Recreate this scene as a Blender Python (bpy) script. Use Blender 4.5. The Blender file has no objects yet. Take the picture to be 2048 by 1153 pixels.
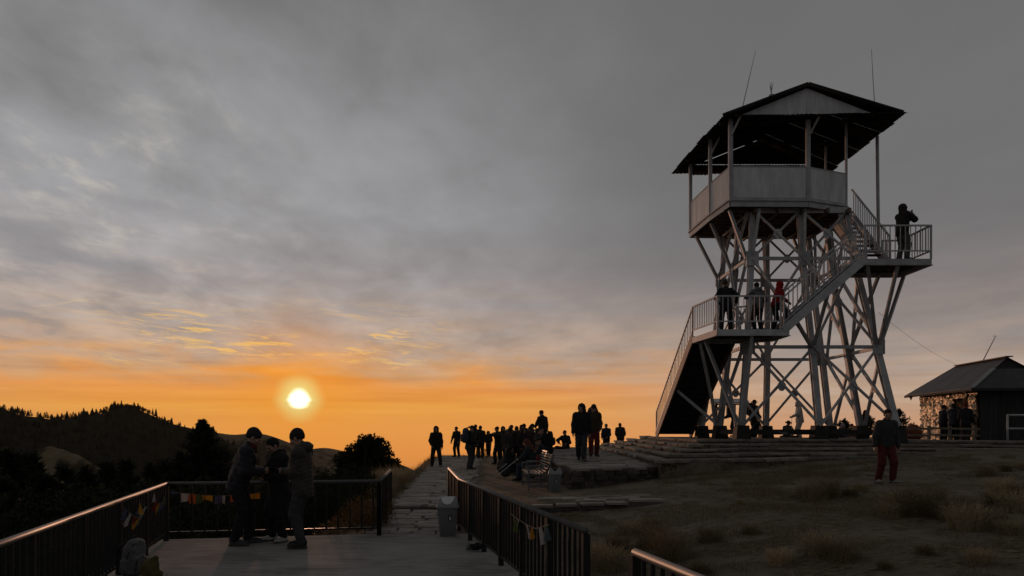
import bpy, bmesh, math, random
import numpy as np
from mathutils import Vector, Matrix, Quaternion

random.seed(7); rng = np.random.default_rng(7)
scene = bpy.context.scene
COL = scene.collection
R = math.radians

# ------------------------------------------------------------------ camera
HC = 1.8                      # eye height above the terrace floor
F = 1480.0                    # focal length in photo pixels (2048 wide)
HOR = 855.0                   # horizon row of the photo
cam_d = bpy.data.cameras.new('camera')
cam_d.sensor_width = 36.0
cam_d.lens = 36.0 * F / 2048.0
cam_d.shift_y = (HOR - 576.5) / 2048.0
cam_d.clip_start = 0.05
cam_d.clip_end = 60000.0
cam = bpy.data.objects.new('camera', cam_d)
cam.location = (0, 0, HC)
cam.rotation_euler = (R(90), 0, 0)
COL.objects.link(cam)
scene.camera = cam

def at(px, py, Y):
    """photo pixel + depth -> world point"""
    return Vector(((px - 1024.0) / F * Y, Y, HC + (HOR - py) / F * Y))

# ------------------------------------------------------------------ sky + sun
SUN_AZ = math.atan2(598 - 1024, F)         # negative = left of the view
SUN_EL = math.atan2(HOR - 798, math.hypot(F, 426))
SDIR = Vector((math.sin(SUN_AZ) * math.cos(SUN_EL), math.cos(SUN_AZ) * math.cos(SUN_EL), math.sin(SUN_EL)))

def s2l(c):
    return tuple(((v / 255.0) / 12.92 if v <= 10.3 else ((v / 255.0 + 0.055) / 1.055) ** 2.4) for v in c)

class NT:
    """tiny node-tree writer"""
    def __init__(self, nt):
        self.nt = nt
        for n in list(nt.nodes): nt.nodes.remove(n)
    def n(self, typ, **kw):
        o = self.nt.nodes.new(typ)
        for k, v in kw.items(): setattr(o, k, v)
        return o
    def lk(self, a, b): self.nt.links.new(a, b)
    def put(self, sock, v):
        if hasattr(v, 'is_linked') or hasattr(v, 'links'): self.lk(v, sock)
        else: sock.default_value = v
    def m(self, op, a, b=None, c=None, clamp=False):
        o = self.n('ShaderNodeMath', operation=op); o.use_clamp = clamp
        self.put(o.inputs[0], a)
        if b is not None: self.put(o.inputs[1], b)
        if c is not None: self.put(o.inputs[2], c)
        return o.outputs[0]
    def sstep(self, x, a, b, lo=0.0, hi=1.0):
        o = self.n('ShaderNodeMapRange', interpolation_type='SMOOTHSTEP')
        self.put(o.inputs['Value'], x)
        o.inputs['From Min'].default_value = a; o.inputs['From Max'].default_value = b
        o.inputs['To Min'].default_value = lo; o.inputs['To Max'].default_value = hi
        return o.outputs[0]
    def ramp(self, x, stops):
        o = self.n('ShaderNodeValToRGB'); cr = o.color_ramp
        while len(cr.elements) > 1: cr.elements.remove(cr.elements[-1])
        cr.elements[0].position = stops[0][0]; cr.elements[0].color = (*stops[0][1][:3], 1)
        for p, c in stops[1:]:
            e = cr.elements.new(p); e.color = (*c[:3], 1)
        self.put(o.inputs[0], x)
        return o.outputs[0]
    def mix(self, f, a, b, blend='MIX'):
        o = self.n('ShaderNodeMix', data_type='RGBA', blend_type=blend)
        self.put(o.inputs[0], f)
        for s, v in ((o.inputs[6], a), (o.inputs[7], b)):
            if isinstance(v, tuple): s.default_value = (*v[:3], 1)
            else: self.lk(v, s)
        return o.outputs[2]
    def noise(self, vec, scale, detail=4.0, rough=0.55, dist=0.0):
        o = self.n('ShaderNodeTexNoise')
        if vec is not None: self.lk(vec, o.inputs['Vector'])
        o.inputs['Scale'].default_value = scale; o.inputs['Detail'].default_value = detail
        o.inputs['Roughness'].default_value = rough; o.inputs['Distortion'].default_value = dist
        return o.outputs[0]
    def xyz(self, x, y, z):
        o = self.n('ShaderNodeCombineXYZ')
        self.put(o.inputs[0], x); self.put(o.inputs[1], y); self.put(o.inputs[2], z)
        return o.outputs[0]

def build_world():
    w = bpy.data.worlds.new('World'); scene.world = w; w.use_nodes = True
    T = NT(w.node_tree)
    tc = T.n('ShaderNodeTexCoord')
    nrm = T.n('ShaderNodeVectorMath', operation='NORMALIZE'); T.lk(tc.outputs['Generated'], nrm.inputs[0])
    sp = T.n('ShaderNodeSeparateXYZ'); T.lk(nrm.outputs[0], sp.inputs[0])
    x, y, z = sp.outputs
    hyp = T.m('MAXIMUM', T.m('SQRT', T.m('ADD', T.m('MULTIPLY', x, x), T.m('MULTIPLY', y, y))), 0.02)
    t = T.m('DIVIDE', z, hyp)
    hx = T.m('DIVIDE', x, hyp); hy = T.m('DIVIDE', y, hyp)
    cs = T.m('ADD', T.m('MULTIPLY', hx, math.sin(SUN_AZ)), T.m('MULTIPLY', hy, math.cos(SUN_AZ)))
    azl = R(-34)
    cl = T.m('ADD', T.m('MULTIPLY', hx, math.sin(azl)), T.m('MULTIPLY', hy, math.cos(azl)))
    az = T.m('ARCTAN2', x, y)
    # cloud fields laid out on a flat cloud deck overhead
    den = T.m('ADD', T.m('MAXIMUM', z, 0.0), 0.13)
    deck = T.xyz(T.m('DIVIDE', x, den), T.m('DIVIDE', y, den), 0.0)
    mp = T.n('ShaderNodeMapping'); T.lk(deck, mp.inputs[0])
    mp.inputs['Rotation'].default_value = (0, 0, R(38)); mp.inputs['Scale'].default_value = (1.0, 0.62, 1.0)
    mp.inputs['Location'].default_value = (3.1, 1.7, 0.4)
    n1 = T.noise(mp.outputs[0], 4.0, 7.0, 0.54, 0.2)
    n2 = T.noise(mp.outputs[0], 0.6, 3.0, 0.5, 0.2)
    # elevation ramps
    U = lambda v: (v + 0.1) / 0.8
    near = [(-.1, (205, 122, 58)), (-.035, (240, 152, 66)), (0, (243, 162, 72)), (.028, (242, 164, 66)), (.05, (234, 152, 72)), (.072, (214, 158, 106)),
            (.10, (192, 162, 138)), (.14, (177, 161, 151)), (.19, (165, 158, 157)), (.27, (156, 155, 157)), (.375, (145, 145, 147)), (.58, (122, 122, 123)), (.7, (113, 113, 114))]
    far = [(-.1, (150, 112, 88)), (-.03, (226, 156, 106)), (0, (214, 160, 120)), (.037, (196, 167, 143)), (.08, (172, 153, 140)), (.12, (151, 140, 134)), (.18, (129, 123, 122)),
           (.25, (115, 114, 115)), (.375, (111, 111, 112)), (.58, (107, 107, 108)), (.7, (105, 105, 106))]
    svw = T.xyz(T.m('MULTIPLY', az, 6.0), T.m('MULTIPLY', t, 34.0), 9.0)
    tw = T.m('ADD', t, T.m('MULTIPLY', T.m('MULTIPLY', T.m('SUBTRACT', T.noise(svw, 1.0, 5.0, 0.6, 0.4), 0.5), 0.13), T.m('MULTIPLY', T.sstep(t, 0.03, 0.08), T.sstep(t, 0.3, 0.15))))
    u = T.m('MULTIPLY', T.m('ADD', tw, 0.1), 1.25, clamp=True)
    cn = T.ramp(u, [(max(0, U(a)), s2l(c)) for a, c in near])
    cf = T.ramp(u, [(max(0, U(a)), s2l(c)) for a, c in far])
    fs = T.sstep(cs, 0.76, 1.0)
    fl = T.sstep(T.m('ADD', cl, T.m('MULTIPLY', T.m('SUBTRACT', n2, 0.5), 0.12)), 0.66, 1.0)
    wt = T.sstep(t, 0.05, 0.22)
    f = T.m('ADD', T.m('MULTIPLY', fs, T.m('SUBTRACT', 1.0, wt)), T.m('MULTIPLY', fl, wt))
    anti = [(-.1, (78, 78, 80)), (0, (104, 104, 108)), (.06, (108, 109, 113)), (.18, (104, 105, 107)), (.4, (101, 101, 102)), (.7, (97, 97, 98))]
    ca_ = T.ramp(u, [(max(0, U(a)), s2l(c)) for a, c in anti])
    cf = T.mix(T.sstep(cs, 0.55, -0.25), cf, ca_)
    c = T.mix(f, cf, cn)
    # light and dark patches in the cloud deck, stronger where the deck is thin
    amp = T.m('ADD', T.m('MULTIPLY', f, 0.58), 0.10)
    low = T.sstep(t, 0.03, 0.12)
    k = T.m('ADD', 1.0, T.m('MULTIPLY', T.m('MULTIPLY', T.m('SUBTRACT', n1, 0.5), amp), T.m('MULTIPLY', low, 1.5)))
    g = T.n('ShaderNodeCombineColor')
    T.lk(T.m('POWER', k, 0.96), g.inputs[0]); T.lk(k, g.inputs[1]); T.lk(T.m('POWER', k, 1.06), g.inputs[2])
    c = T.mix(1.0, c, g.outputs[0], 'MULTIPLY')
    # cool blue grey hollows low on the left
    blue = T.m('MULTIPLY', T.m('MULTIPLY', T.sstep(az, -0.30, -0.62), T.sstep(n1, 0.52, 0.38)), T.m('MULTIPLY', T.sstep(t, 0.06, 0.11), T.sstep(t, 0.34, 0.16)))
    c = T.mix(T.m('MULTIPLY', blue, 0.35), c, s2l((132, 138, 148)))
    # cream patches where the deck thins on the left
    n5 = T.noise(mp.outputs[0], 8.5, 6.0, 0.6, 0.3)
    cream = T.m('MULTIPLY', T.m('MULTIPLY', T.sstep(n5, 0.44, 0.74), T.sstep(n1, 0.38, 0.66)), T.m('MULTIPLY', T.sstep(az, -0.20, -0.50), T.m('MULTIPLY', T.sstep(t, 0.10, 0.18), T.sstep(t, 0.52, 0.30))))
    c = T.mix(T.m('MULTIPLY', cream, 0.6), c, s2l((206, 198, 182)))
    # gilded bands of thin cloud above the sun
    sv = T.xyz(T.m('MULTIPLY', az, 17.0), T.m('ADD', T.m('MULTIPLY', t, 150.0), T.m('MULTIPLY', az, 9.0)), 0.0)
    ns = T.noise(sv, 1.0, 8.0, 0.72, 0.8)
    band = T.m('MULTIPLY', T.sstep(t, 0.062, 0.085), T.sstep(t, 0.175, 0.115))
    azm = T.m('MULTIPLY', T.sstep(az, -0.60, -0.36), T.sstep(az, -0.04, -0.22))
    svp = T.xyz(T.m('MULTIPLY', az, 6.0), T.m('MULTIPLY', t, 22.0), 7.0)
    gold = T.m('MULTIPLY', T.m('MULTIPLY', T.m('MULTIPLY', T.sstep(ns, 0.50, 0.60), T.sstep(T.noise(svp, 1.0, 4.0, 0.6, 0.3), 0.42, 0.56)), band), azm)
    c = T.mix(T.m('MULTIPLY', gold, 0.85), c, s2l((248, 196, 108)))
    sv3 = T.xyz(T.m('ADD', T.m('MULTIPLY', az, 7.0), 11.3), T.m('ADD', T.m('MULTIPLY', t, 30.0), T.m('MULTIPLY', az, -3.0)), 3.0)
    ns3 = T.noise(sv3, 1.0, 6.0, 0.6, 0.5)
    band3 = T.m('MULTIPLY', T.sstep(t, 0.10, 0.13), T.sstep(t, 0.24, 0.17))
    gold3 = T.m('MULTIPLY', T.m('MULTIPLY', T.sstep(ns3, 0.60, 0.72), band3), T.sstep(az, -0.34, -0.56))
    c = T.mix(T.m('MULTIPLY', gold3, 0.8), c, s2l((240, 200, 140)))
    # long soft streaks near the horizon
    sv2 = T.xyz(T.m('MULTIPLY', az, 3.0), T.m('MULTIPLY', t, 75.0), 5.0)
    n4 = T.noise(sv2, 1.0, 5.0, 0.55, 0.3)
    st = T.m('MULTIPLY', T.m('MULTIPLY', T.m('SUBTRACT', n4, 0.5), 0.75), T.m('MULTIPLY', T.sstep(t, 0.13, 0.06), T.sstep(t, -0.005, 0.03)))
    kk = T.m('ADD', 1.0, st)
    g2 = T.n('ShaderNodeCombineColor')
    T.lk(T.m('POWER', kk, 0.5), g2.inputs[0]); T.lk(kk, g2.inputs[1]); T.lk(T.m('POWER', kk, 1.5), g2.inputs[2])
    c = T.mix(1.0, c, g2.outputs[0], 'MULTIPLY')
    # the sun itself, veiled: white core, pale yellow aureole, wide orange glow
    dt = T.n('ShaderNodeVectorMath', operation='DOT_PRODUCT'); T.lk(nrm.outputs[0], dt.inputs[0]); dt.inputs[1].default_value = SDIR
    ang = T.m('MULTIPLY', T.m('ARCCOSINE', T.m('MINIMUM', dt.outputs['Value'], 1.0)), 180 / math.pi)
    c = T.mix(T.m('MULTIPLY', T.sstep(ang, 8.0, 0.8), 0.45), c, s2l((255, 160, 30)))
    ang = T.m('ADD', ang, T.m('MULTIPLY', T.m('SUBTRACT', n4, 0.5), 0.5))
    c = T.mix(T.m('MULTIPLY', T.sstep(ang, 2.1, 0.5), 0.9), c, (0.95, 0.78, 0.24))
    c = T.mix(T.sstep(ang, 0.95, 0.30), c, (2.4, 2.3, 1.8))
    bg = T.n('ShaderNodeBackground'); T.lk(c, bg.inputs[0]); bg.inputs[1].default_value = 1.0
    out = T.n('ShaderNodeOutputWorld'); T.lk(bg.outputs[0], out.inputs[0])
    w.cycles.sampling_method = 'MANUAL'; w.cycles.sample_map_resolution = 1024
build_world()

sun_d = bpy.data.lights.new('sun', 'SUN')
sun_d.energy = 0.75; sun_d.angle = R(1.2); sun_d.color = (1.0, 0.50, 0.30)
sun = bpy.data.objects.new('sun', sun_d); COL.objects.link(sun)
sun.rotation_euler = (-SDIR).to_track_quat('-Z', 'Y').to_euler()
sun.location = (-20, 40, 30)

scene.view_settings.view_transform = 'Standard'
scene.view_settings.look = 'None'
scene.view_settings.exposure = 0.0
scene.view_settings.gamma = 1.0
scene.view_settings.use_curve_mapping = False
scene.cycles.use_denoising = True
scene.cycles.max_bounces = 6; scene.cycles.diffuse_bounces = 3; scene.cycles.glossy_bounces = 3
scene.cycles.volume_bounces = 0

# ------------------------------------------------------------------ materials
MATS = {}
def mat(name, col, rough=0.8, metal=0.0, var=0.15, scale=3.0, bump=0.0, bscale=40.0, col2=None, rnd=0.0, spec=0.5, transl=0.0, stretch=None, bdist=0.02):
    if name in MATS: return MATS[name]
    m = bpy.data.materials.new(name); m.use_nodes = True
    T = NT(m.node_tree)
    geo = T.n('ShaderNodeNewGeometry')
    pos = geo.outputs['Position']
    if stretch:
        mp = T.n('ShaderNodeMapping'); T.lk(pos, mp.inputs[0]); mp.inputs['Scale'].default_value = stretch; pos = mp.outputs[0]
    b = T.n('ShaderNodeBsdfPrincipled')
    n = T.noise(pos, scale, 6.0, 0.6)
    c1 = tuple(v * (1 - var) for v in col); c2 = col2 or tuple(min(1, v * (1 + var)) for v in col)
    c = T.ramp(n, [(0.32, c1), (0.68, c2)])
    if rnd > 0:
        oi = T.n('ShaderNodeObjectInfo')
        k = T.m('ADD', 1 - rnd, T.m('MULTIPLY', oi.outputs['Random'], 2 * rnd))
        g = T.n('ShaderNodeCombineColor')
        for i in range(3): T.lk(k, g.inputs[i])
        c = T.mix(1.0, c, g.outputs[0], 'MULTIPLY')
    T.lk(c, b.inputs['Base Color'])
    b.inputs['Roughness'].default_value = rough; b.inputs['Metallic'].default_value = metal
    b.inputs['Specular IOR Level'].default_value = spec
    if bump > 0:
        bn = T.n('ShaderNodeBump'); bn.inputs['Strength'].default_value = bump; bn.inputs['Distance'].default_value = bdist
        T.lk(T.noise(pos, bscale, 5.0, 0.6), bn.inputs['Height']); T.lk(bn.outputs[0], b.inputs['Normal'])
    out = T.n('ShaderNodeOutputMaterial')
    if transl > 0:
        tr = T.n('ShaderNodeBsdfTranslucent'); T.lk(c, tr.inputs[0])
        ms = T.n('ShaderNodeMixShader'); ms.inputs[0].default_value = transl
        T.lk(b.outputs[0], ms.inputs[1]); T.lk(tr.outputs[0], ms.inputs[2]); T.lk(ms.outputs[0], out.inputs[0])
    else:
        T.lk(b.outputs[0], out.inputs[0])
    MATS[name] = m
    return m

# ------------------------------------------------------------------ object helpers
BASE = {}                       # world position of an object's local origin (roots are unrotated)
def tag(o, label=None, cat=None, group=None, kind=None):
    if label: o['label'] = label
    if cat: o['category'] = cat
    if group: o['group'] = group
    if kind: o['kind'] = kind
    return o
def empty(name, loc, label, cat, group=None):
    o = bpy.data.objects.new(name, None); COL.objects.link(o)
    o.empty_display_size = 0.2; o.location = loc; BASE[o.name] = Vector(loc)
    return tag(o, label, cat, group)
def link(name, me, parent=None, loc=None, rot=None, scale=None, mat4=None):
    """object with given mesh; loc is in world space, parent chain is translation only"""
    o = bpy.data.objects.new(name, me); COL.objects.link(o)
    pb = Vector((0, 0, 0))
    if parent is not None:
        o.parent = parent; pb = BASE[parent.name]
    if mat4 is not None:
        mm = mat4.copy(); mm.translation = mm.translation - pb; o.matrix_local = mm; BASE[o.name] = mat4.translation.copy()
    else:
        lw = Vector(loc) if loc is not None else pb
        o.location = lw - pb; BASE[o.name] = lw
        if rot is not None: o.rotation_euler = rot
        if scale is not None: o.scale = scale
    return o
def mesh_np(name, V, Fc, mats, smooth=False, midx=None):
    me = bpy.data.meshes.new(name)
    me.from_pydata([tuple(v) for v in V], [], [tuple(f) for f in Fc])
    if not isinstance(mats, (list, tuple)): mats = [mats]
    for m in mats: me.materials.append(m)
    if midx is not None: me.polygons.foreach_set('material_index', np.asarray(midx, dtype=np.int32))
    if smooth: me.polygons.foreach_set('use_smooth', np.ones(len(me.polygons), dtype=bool))
    me.update()
    return me

def frame(d, up=(0, 0, 1)):
    d = Vector(d).normalized(); up = Vector(up)
    if abs(d.dot(up)) > 0.98: up = Vector((0, 1, 0))
    s = d.cross(up).normalized(); u = s.cross(d).normalized()
    return d, s, u

class MB:
    """mesh builder, world coordinates"""
    def __init__(self): self.v = []; self.f = []; self.mi = []; self.cur = 0
    def quad(self, *pts):
        i = len(self.v); self.v += [Vector(p) for p in pts]; self.f.append(tuple(range(i, i + len(pts)))); self.mi.append(self.cur)
    def hexa(self, p):           # 8 points: bottom ring 0-3, top ring 4-7
        i = len(self.v); self.v += [Vector(q) for q in p]
        for f in ((3, 2, 1, 0), (4, 5, 6, 7), (0, 1, 5, 4), (1, 2, 6, 5), (2, 3, 7, 6), (3, 0, 4, 7)):
            self.f.append(tuple(i + k for k in f)); self.mi.append(self.cur)
    def box(self, lo, hi):
        a, b = Vector(lo), Vector(hi)
        self.hexa([(a.x, a.y, a.z), (b.x, a.y, a.z), (b.x, b.y, a.z), (a.x, b.y, a.z), (a.x, a.y, b.z), (b.x, a.y, b.z), (b.x, b.y, b.z), (a.x, b.y, b.z)])
    def bar(self, p0, p1, w, h, up=(0, 0, 1), shift=(0, 0)):
        p0, p1 = Vector(p0), Vector(p1); d, s, u = frame(p1 - p0, up)
        o = s * shift[0] + u * shift[1]
        c = [(-w / 2, -h / 2), (w / 2, -h / 2), (w / 2, h / 2), (-w / 2, h / 2)]
        self.hexa([p0 + o + s * a + u * b for a, b in c] + [p1 + o + s * a + u * b for a, b in c])
    def ibeam(self, p0, p1, w, h, t, up=(0, 0, 1)):
        self.bar(p0, p1, w, t, up, (0, h / 2 - t / 2)); self.bar(p0, p1, w, t, up, (0, -h / 2 + t / 2)); self.bar(p0, p1, t, h - 2 * t, up)
    def angle(self, p0, p1, w, t, up=(0, 0, 1)):
        self.bar(p0, p1, w, t, up, (0, -w / 2 + t / 2)); self.bar(p0, p1, t, w - t, up, (-w / 2 + t / 2, t / 2))
    def tube(self, pts, r, n=10, cap=True):
        pts = [Vector(p) for p in pts]; rs = r if isinstance(r, (list, tuple)) else [r] * len(pts)
        rings = []; prev = None
        for i, p in enumerate(pts):
            d = (pts[min(i + 1, len(pts) - 1)] - pts[max(i - 1, 0)]).normalized()
            if prev is None: _, s, u = frame(d)
            else:
                s = (prev - d * prev.dot(d)).normalized(); u = s.cross(d).normalized()
            prev = s
            b = len(self.v)
            for k in range(n):
                a = 2 * math.pi * k / n
                self.v.append(p + s * (math.cos(a) * rs[i]) + u * (math.sin(a) * rs[i]))
            rings.append(b)
        for a, b in zip(rings[:-1], rings[1:]):
            for k in range(n):
                self.f.append((a + k, a + (k + 1) % n, b + (k + 1) % n, b + k)); self.mi.append(self.cur)
        if cap:
            self.f.append(tuple(rings[0] + k for k in range(n))[::-1]); self.mi.append(self.cur)
            self.f.append(tuple(rings[-1] + k for k in range(n))); self.mi.append(self.cur)
    def poly(self, pts, z0, z1):
        """vertical prism of a ccw polygon; z0/z1 numbers or functions of (x,y)"""
        n = len(pts); i = len(self.v)
        g = lambda z, p: z(p[0], p[1]) if callable(z) else z
        self.v += [Vector((p[0], p[1], g(z0, p))) for p in pts] + [Vector((p[0], p[1], g(z1, p))) for p in pts]
        self.f.append(tuple(i + k for k in range(n))[::-1]); self.f.append(tuple(i + n + k for k in range(n))); self.mi += [self.cur] * 2
        for k in range(n):
            self.f.append((i + k, i + (k + 1) % n, i + n + (k + 1) % n, i + n + k)); self.mi.append(self.cur)
    def mesh(self, name, mats, base=Vector((0, 0, 0)), smooth=False):
        return mesh_np(name, [v - base for v in self.v], self.f, mats, smooth, self.mi)
    def build(self, name, mats, parent=None, smooth=False, loc=None):
        b = BASE[parent.name] if parent is not None else (Vector(loc) if loc is not None else Vector((0, 0, 0)))
        o = link(name, self.mesh(name, mats, b, smooth), parent, loc=b)
        return o

def solo(mb, name, mats, label, cat, loc, group=None, smooth=False):
    return tag(mb.build(name, mats, None, smooth, loc), label, cat, group)

def smoothstep(x, a, b):
    t = np.clip((x - a) / (b - a), 0, 1); return t * t * (3 - 2 * t)

def vnoise(x, y, s, seed=0):
    """smooth value noise, vectorised"""
    x = np.asarray(x, float) / s; y = np.asarray(y, float) / s
    xi = np.floor(x).astype(np.int64); yi = np.floor(y).astype(np.int64); fx = x - xi; fy = y - yi
    def h(a, b):
        v = (a * 374761393 + b * 668265263 + seed * 974711) & 0x7fffffff
        v = ((v ^ (v >> 13)) * 1274126177) & 0x7fffffff
        return ((v ^ (v >> 16)) & 0xffff) / 65535.0
    fx = fx * fx * (3 - 2 * fx); fy = fy * fy * (3 - 2 * fy)
    return (h(xi, yi) * (1 - fx) + h(xi + 1, yi) * fx) * (1 - fy) + (h(xi, yi + 1) * (1 - fx) + h(xi + 1, yi + 1) * fx) * fy
HAZE_D = 0.000016

# ------------------------------------------------------------------ ground
def left_edge(y):
    a = -2.75 - 0.27 * y; b = -2.5 - 0.055 * (y - 12.3)
    k = smoothstep(y, 11.9, 12.9)
    return a * (1 - k) + b * k
def ground_z(x, y, far=True):
    x = np.asarray(x, float); y = np.asarray(y, float)
    sx_ = smoothstep(y, 28, 36); z = 0.06 + 0.052 * np.clip(x, 0, 40) + 0.045 * np.clip(y - 17.5, 0, 30) * smoothstep(x - 3.5 * sx_, 2, 6)
    z = np.where(z > 0.8, 0.8 + 0.32 * np.tanh((z - 0.8) / 0.32), z)
    z = z - 0.22 * (1 - smoothstep(x, 2.0, 5.0)) * (1 - smoothstep(y, 16.05, 16.3)) - 0.03 * np.clip(16 - y, 0, 20)
    # lumpy turf on the slope to the right of the terrace
    z = z + (vnoise(x, y, 1.7, 3) - 0.5) * 0.10 * smoothstep(x, 1.2, 3.0) * (1 - smoothstep(y, 19.5, 20.5)) + (vnoise(x, y, 0.5, 5) - 0.5) * 0.03 * smoothstep(x, 1.0, 2.2)
    # terrace bed
    tb = (x > -2.62 - 0.27 * y) & (x < 2.22 - 0.24 * y) & (y < 12.6)
    z = np.where(tb, -0.32, z)
    xl = left_edge(y)
    d = np.clip(xl - x, 0, None)
    z = z - 0.56 * np.sqrt(d * d + 0.09 * 0 + 0.0) * smoothstep(d, 0, 1.5)
    bk = np.clip(y - (44.5 + 1.2 * np.sin(x * 0.35)), 0, None); z = z - 0.42 * bk * smoothstep(bk, 0, 4)
    rt = np.clip(x - 42, 0, None); z = z - 0.32 * rt * smoothstep(rt, 0, 6)
    bh = np.clip(-14 - y, 0, None); z = z - 0.25 * bh * smoothstep(bh, 0, 6)
    off = d + bk + rt + bh
    z = z + (vnoise(x, y, 9, 11) - 0.5) * 1.6 * smoothstep(off, 1, 14) + (vnoise(x, y, 70, 12) - 0.5) * 26 * smoothstep(off, 20, 120) + (vnoise(x, y, 600, 13) - 0.5) * 160 * smoothstep(off, 200, 1200)
    return np.where(z < -600, -600 - 300 * np.tanh((-600 - z) / 300), z)
def gz(x, y): return float(ground_z(x, y))

def axis(lo, hi, st, far):
    a = list(np.arange(lo, hi + 1e-6, st)); s = st
    r = [a[-1]];
    while r[-1] < far: s *= 1.13; r.append(r[-1] + s)
    s = st; l = [a[0]]
    while l[-1] > -far: s *= 1.13; l.append(l[-1] - s)
    return np.array(l[:0:-1] + a + r[1:])
def grid_mesh(name, X, Y, Z, m, smooth=True):
    ny, nx = X.shape
    V = np.stack([X, Y, Z], -1).reshape(-1, 3)
    i = np.arange((ny - 1) * (nx - 1)); r, c = divmod(i, nx - 1); a = r * nx + c
    return mesh_np(name, V.tolist(), np.stack([a, a + 1, a + nx + 1, a + nx], -1).tolist(), m, smooth)

def ground_material():
    m = bpy.data.materials.new('hilltop_ground'); m.use_nodes = True; T = NT(m.node_tree)
    pos = T.n('ShaderNodeNewGeometry').outputs['Position']
    n1 = T.noise(pos, 0.5, 7, 0.62, 0.4); n2 = T.noise(pos, 3.2, 7, 0.68, 0.3)
    mp = T.n('ShaderNodeMapping'); T.lk(pos, mp.inputs[0]); mp.inputs['Scale'].default_value = (1.0, 2.6, 1.0)
    n3 = T.noise(mp.outputs[0], 7.0, 6, 0.7, 0.5)
    dirt = T.ramp(n2, [(0.34, (0.15, 0.118, 0.088)), (0.64, (0.34, 0.28, 0.215))])
    grass = T.ramp(n3, [(0.38, (0.05, 0.038, 0.024)), (0.64, (0.30, 0.238, 0.155))])
    c = T.mix(T.sstep(T.m('ADD', T.m('MULTIPLY', n1, 0.6), T.m('MULTIPLY', n2, 0.4)), 0.44, 0.56), dirt, grass)
    b = T.n('ShaderNodeBsdfPrincipled'); T.lk(c, b.inputs['Base Color']); b.inputs['Roughness'].default_value = 0.95; b.inputs['Specular IOR Level'].default_value = 0.15
    bn = T.n('ShaderNodeBump'); bn.inputs['Strength'].default_value = 1.0; bn.inputs['Distance'].default_value = 0.10
    T.lk(T.m('ADD', n3, T.noise(pos, 22.0, 4, 0.6)), bn.inputs['Height']); T.lk(bn.outputs[0], b.inputs['Normal'])
    o = T.n('ShaderNodeOutputMaterial'); T.lk(b.outputs[0], o.inputs[0])
    return m
GROUND_M = ground_material()
ax = axis(-14, 24, 0.24, 12500); ay = axis(-4, 47, 0.28, 12500)
GX, GY = np.meshgrid(ax, ay)
tag(link('ground', grid_mesh('ground', GX, GY, ground_z(GX, GY), GROUND_M)), kind='structure')

# ------------------------------------------------------------------ hills
def hill_material(name, cols, tree):
    m = bpy.data.materials.new(name); m.use_nodes = True; T = NT(m.node_tree)
    pos = T.n('ShaderNodeNewGeometry').outputs['Position']
    n1 = T.noise(pos, 0.010, 6, 0.62, 0.5); n2 = T.noise(pos, 0.09, 7, 0.75)
    forest = T.ramp(n2, [(0.3, cols[0]), (0.7, cols[1])]); open_ = T.ramp(n2, [(0.3, cols[2]), (0.7, cols[3])])
    c = T.mix(T.sstep(n1, tree - 0.03, tree + 0.03), forest, open_)
    b = T.n('ShaderNodeBsdfPrincipled'); T.lk(c, b.inputs['Base Color']); b.inputs['Roughness'].default_value = 1.0; b.inputs['Specular IOR Level'].default_value = 0.05
    o = T.n('ShaderNodeOutputMaterial'); T.lk(b.outputs[0], o.inputs[0]); return m
HILL_F = hill_material('forested_hill', [(0.012, 0.014, 0.009), (0.03, 0.03, 0.02), (0.06, 0.05, 0.03), (0.10, 0.08, 0.05)], 0.72)
HILL_O = hill_material('open_hill', [(0.02, 0.02, 0.012), (0.05, 0.042, 0.026), (0.07, 0.055, 0.034), (0.19, 0.15, 0.09)], 0.5)

HGRID = {}
def hill(name, pix, Y0, depth, slope_f, slope_b, m, rough, step, bump=0.0):
    """ridge whose skyline follows the photo's rows, standing at distance Y0"""
    px = np.array([p[0] for p in pix], float); py = np.array([p[1] for p in pix], float)
    X = np.arange((px[0] - 1024) / F * Y0, (px[-1] - 1024) / F * Y0, step)
    prof = np.interp(X / Y0 * F + 1024, px, HC + (HOR - py) / F * Y0)
    ker = np.hanning(9); ker /= ker.sum(); prof = np.convolve(np.pad(prof, 4, 'edge'), ker, 'valid')
    yy = np.concatenate([-np.linspace(depth, 0, 60) ** 1.0, np.linspace(0, depth, 24)[1:]])
    XX, DY = np.meshgrid(X, yy)
    Z = prof[None, :] - np.where(DY < 0, slope_f, slope_b) * (np.sqrt(DY ** 2 + (0.02 * depth) ** 2) - 0.02 * depth)
    w = smoothstep(np.abs(DY), 0, 0.15 * depth)
    Z += ((vnoise(XX, DY, 0.22 * depth, 31) - 1.0) * rough + (vnoise(XX, DY, 0.07 * depth, 32) - 1.0) * rough * 0.4) * w
    if bump: Z += (vnoise(XX, DY, step * 2.2, 33) - 0.5) * bump
    HGRID[name] = (X, yy, Z, Y0)
    return tag(link(name, grid_mesh(name, XX, DY + Y0, Z, m)), kind='structure'), X, prof
_, RX, RPROF = hill('hill_ridge_near', [(-420, 760), (-260, 800), (-120, 806), (0, 816), (40, 829), (75, 836), (120, 838), (160, 834), (205, 828), (235, 816), (258, 812), (285, 820),
      (305, 832), (340, 846), (375, 858), (430, 868), (470, 890), (520, 930), (600, 990), (700, 1060)], 1300.0, 900, 0.42, 0.5, HILL_F, 120, 7, 5)
hill('hill_ridge_middle', [(150, 850), (300, 850), (345, 848), (380, 857), (427, 865), (475, 872), (495, 866), (526, 867), (548, 874), (581, 887), (620, 900), (700, 930), (800, 975), (900, 1050)], 2600.0, 1400, 0.42, 0.5, HILL_O, 220, 16)
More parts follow.
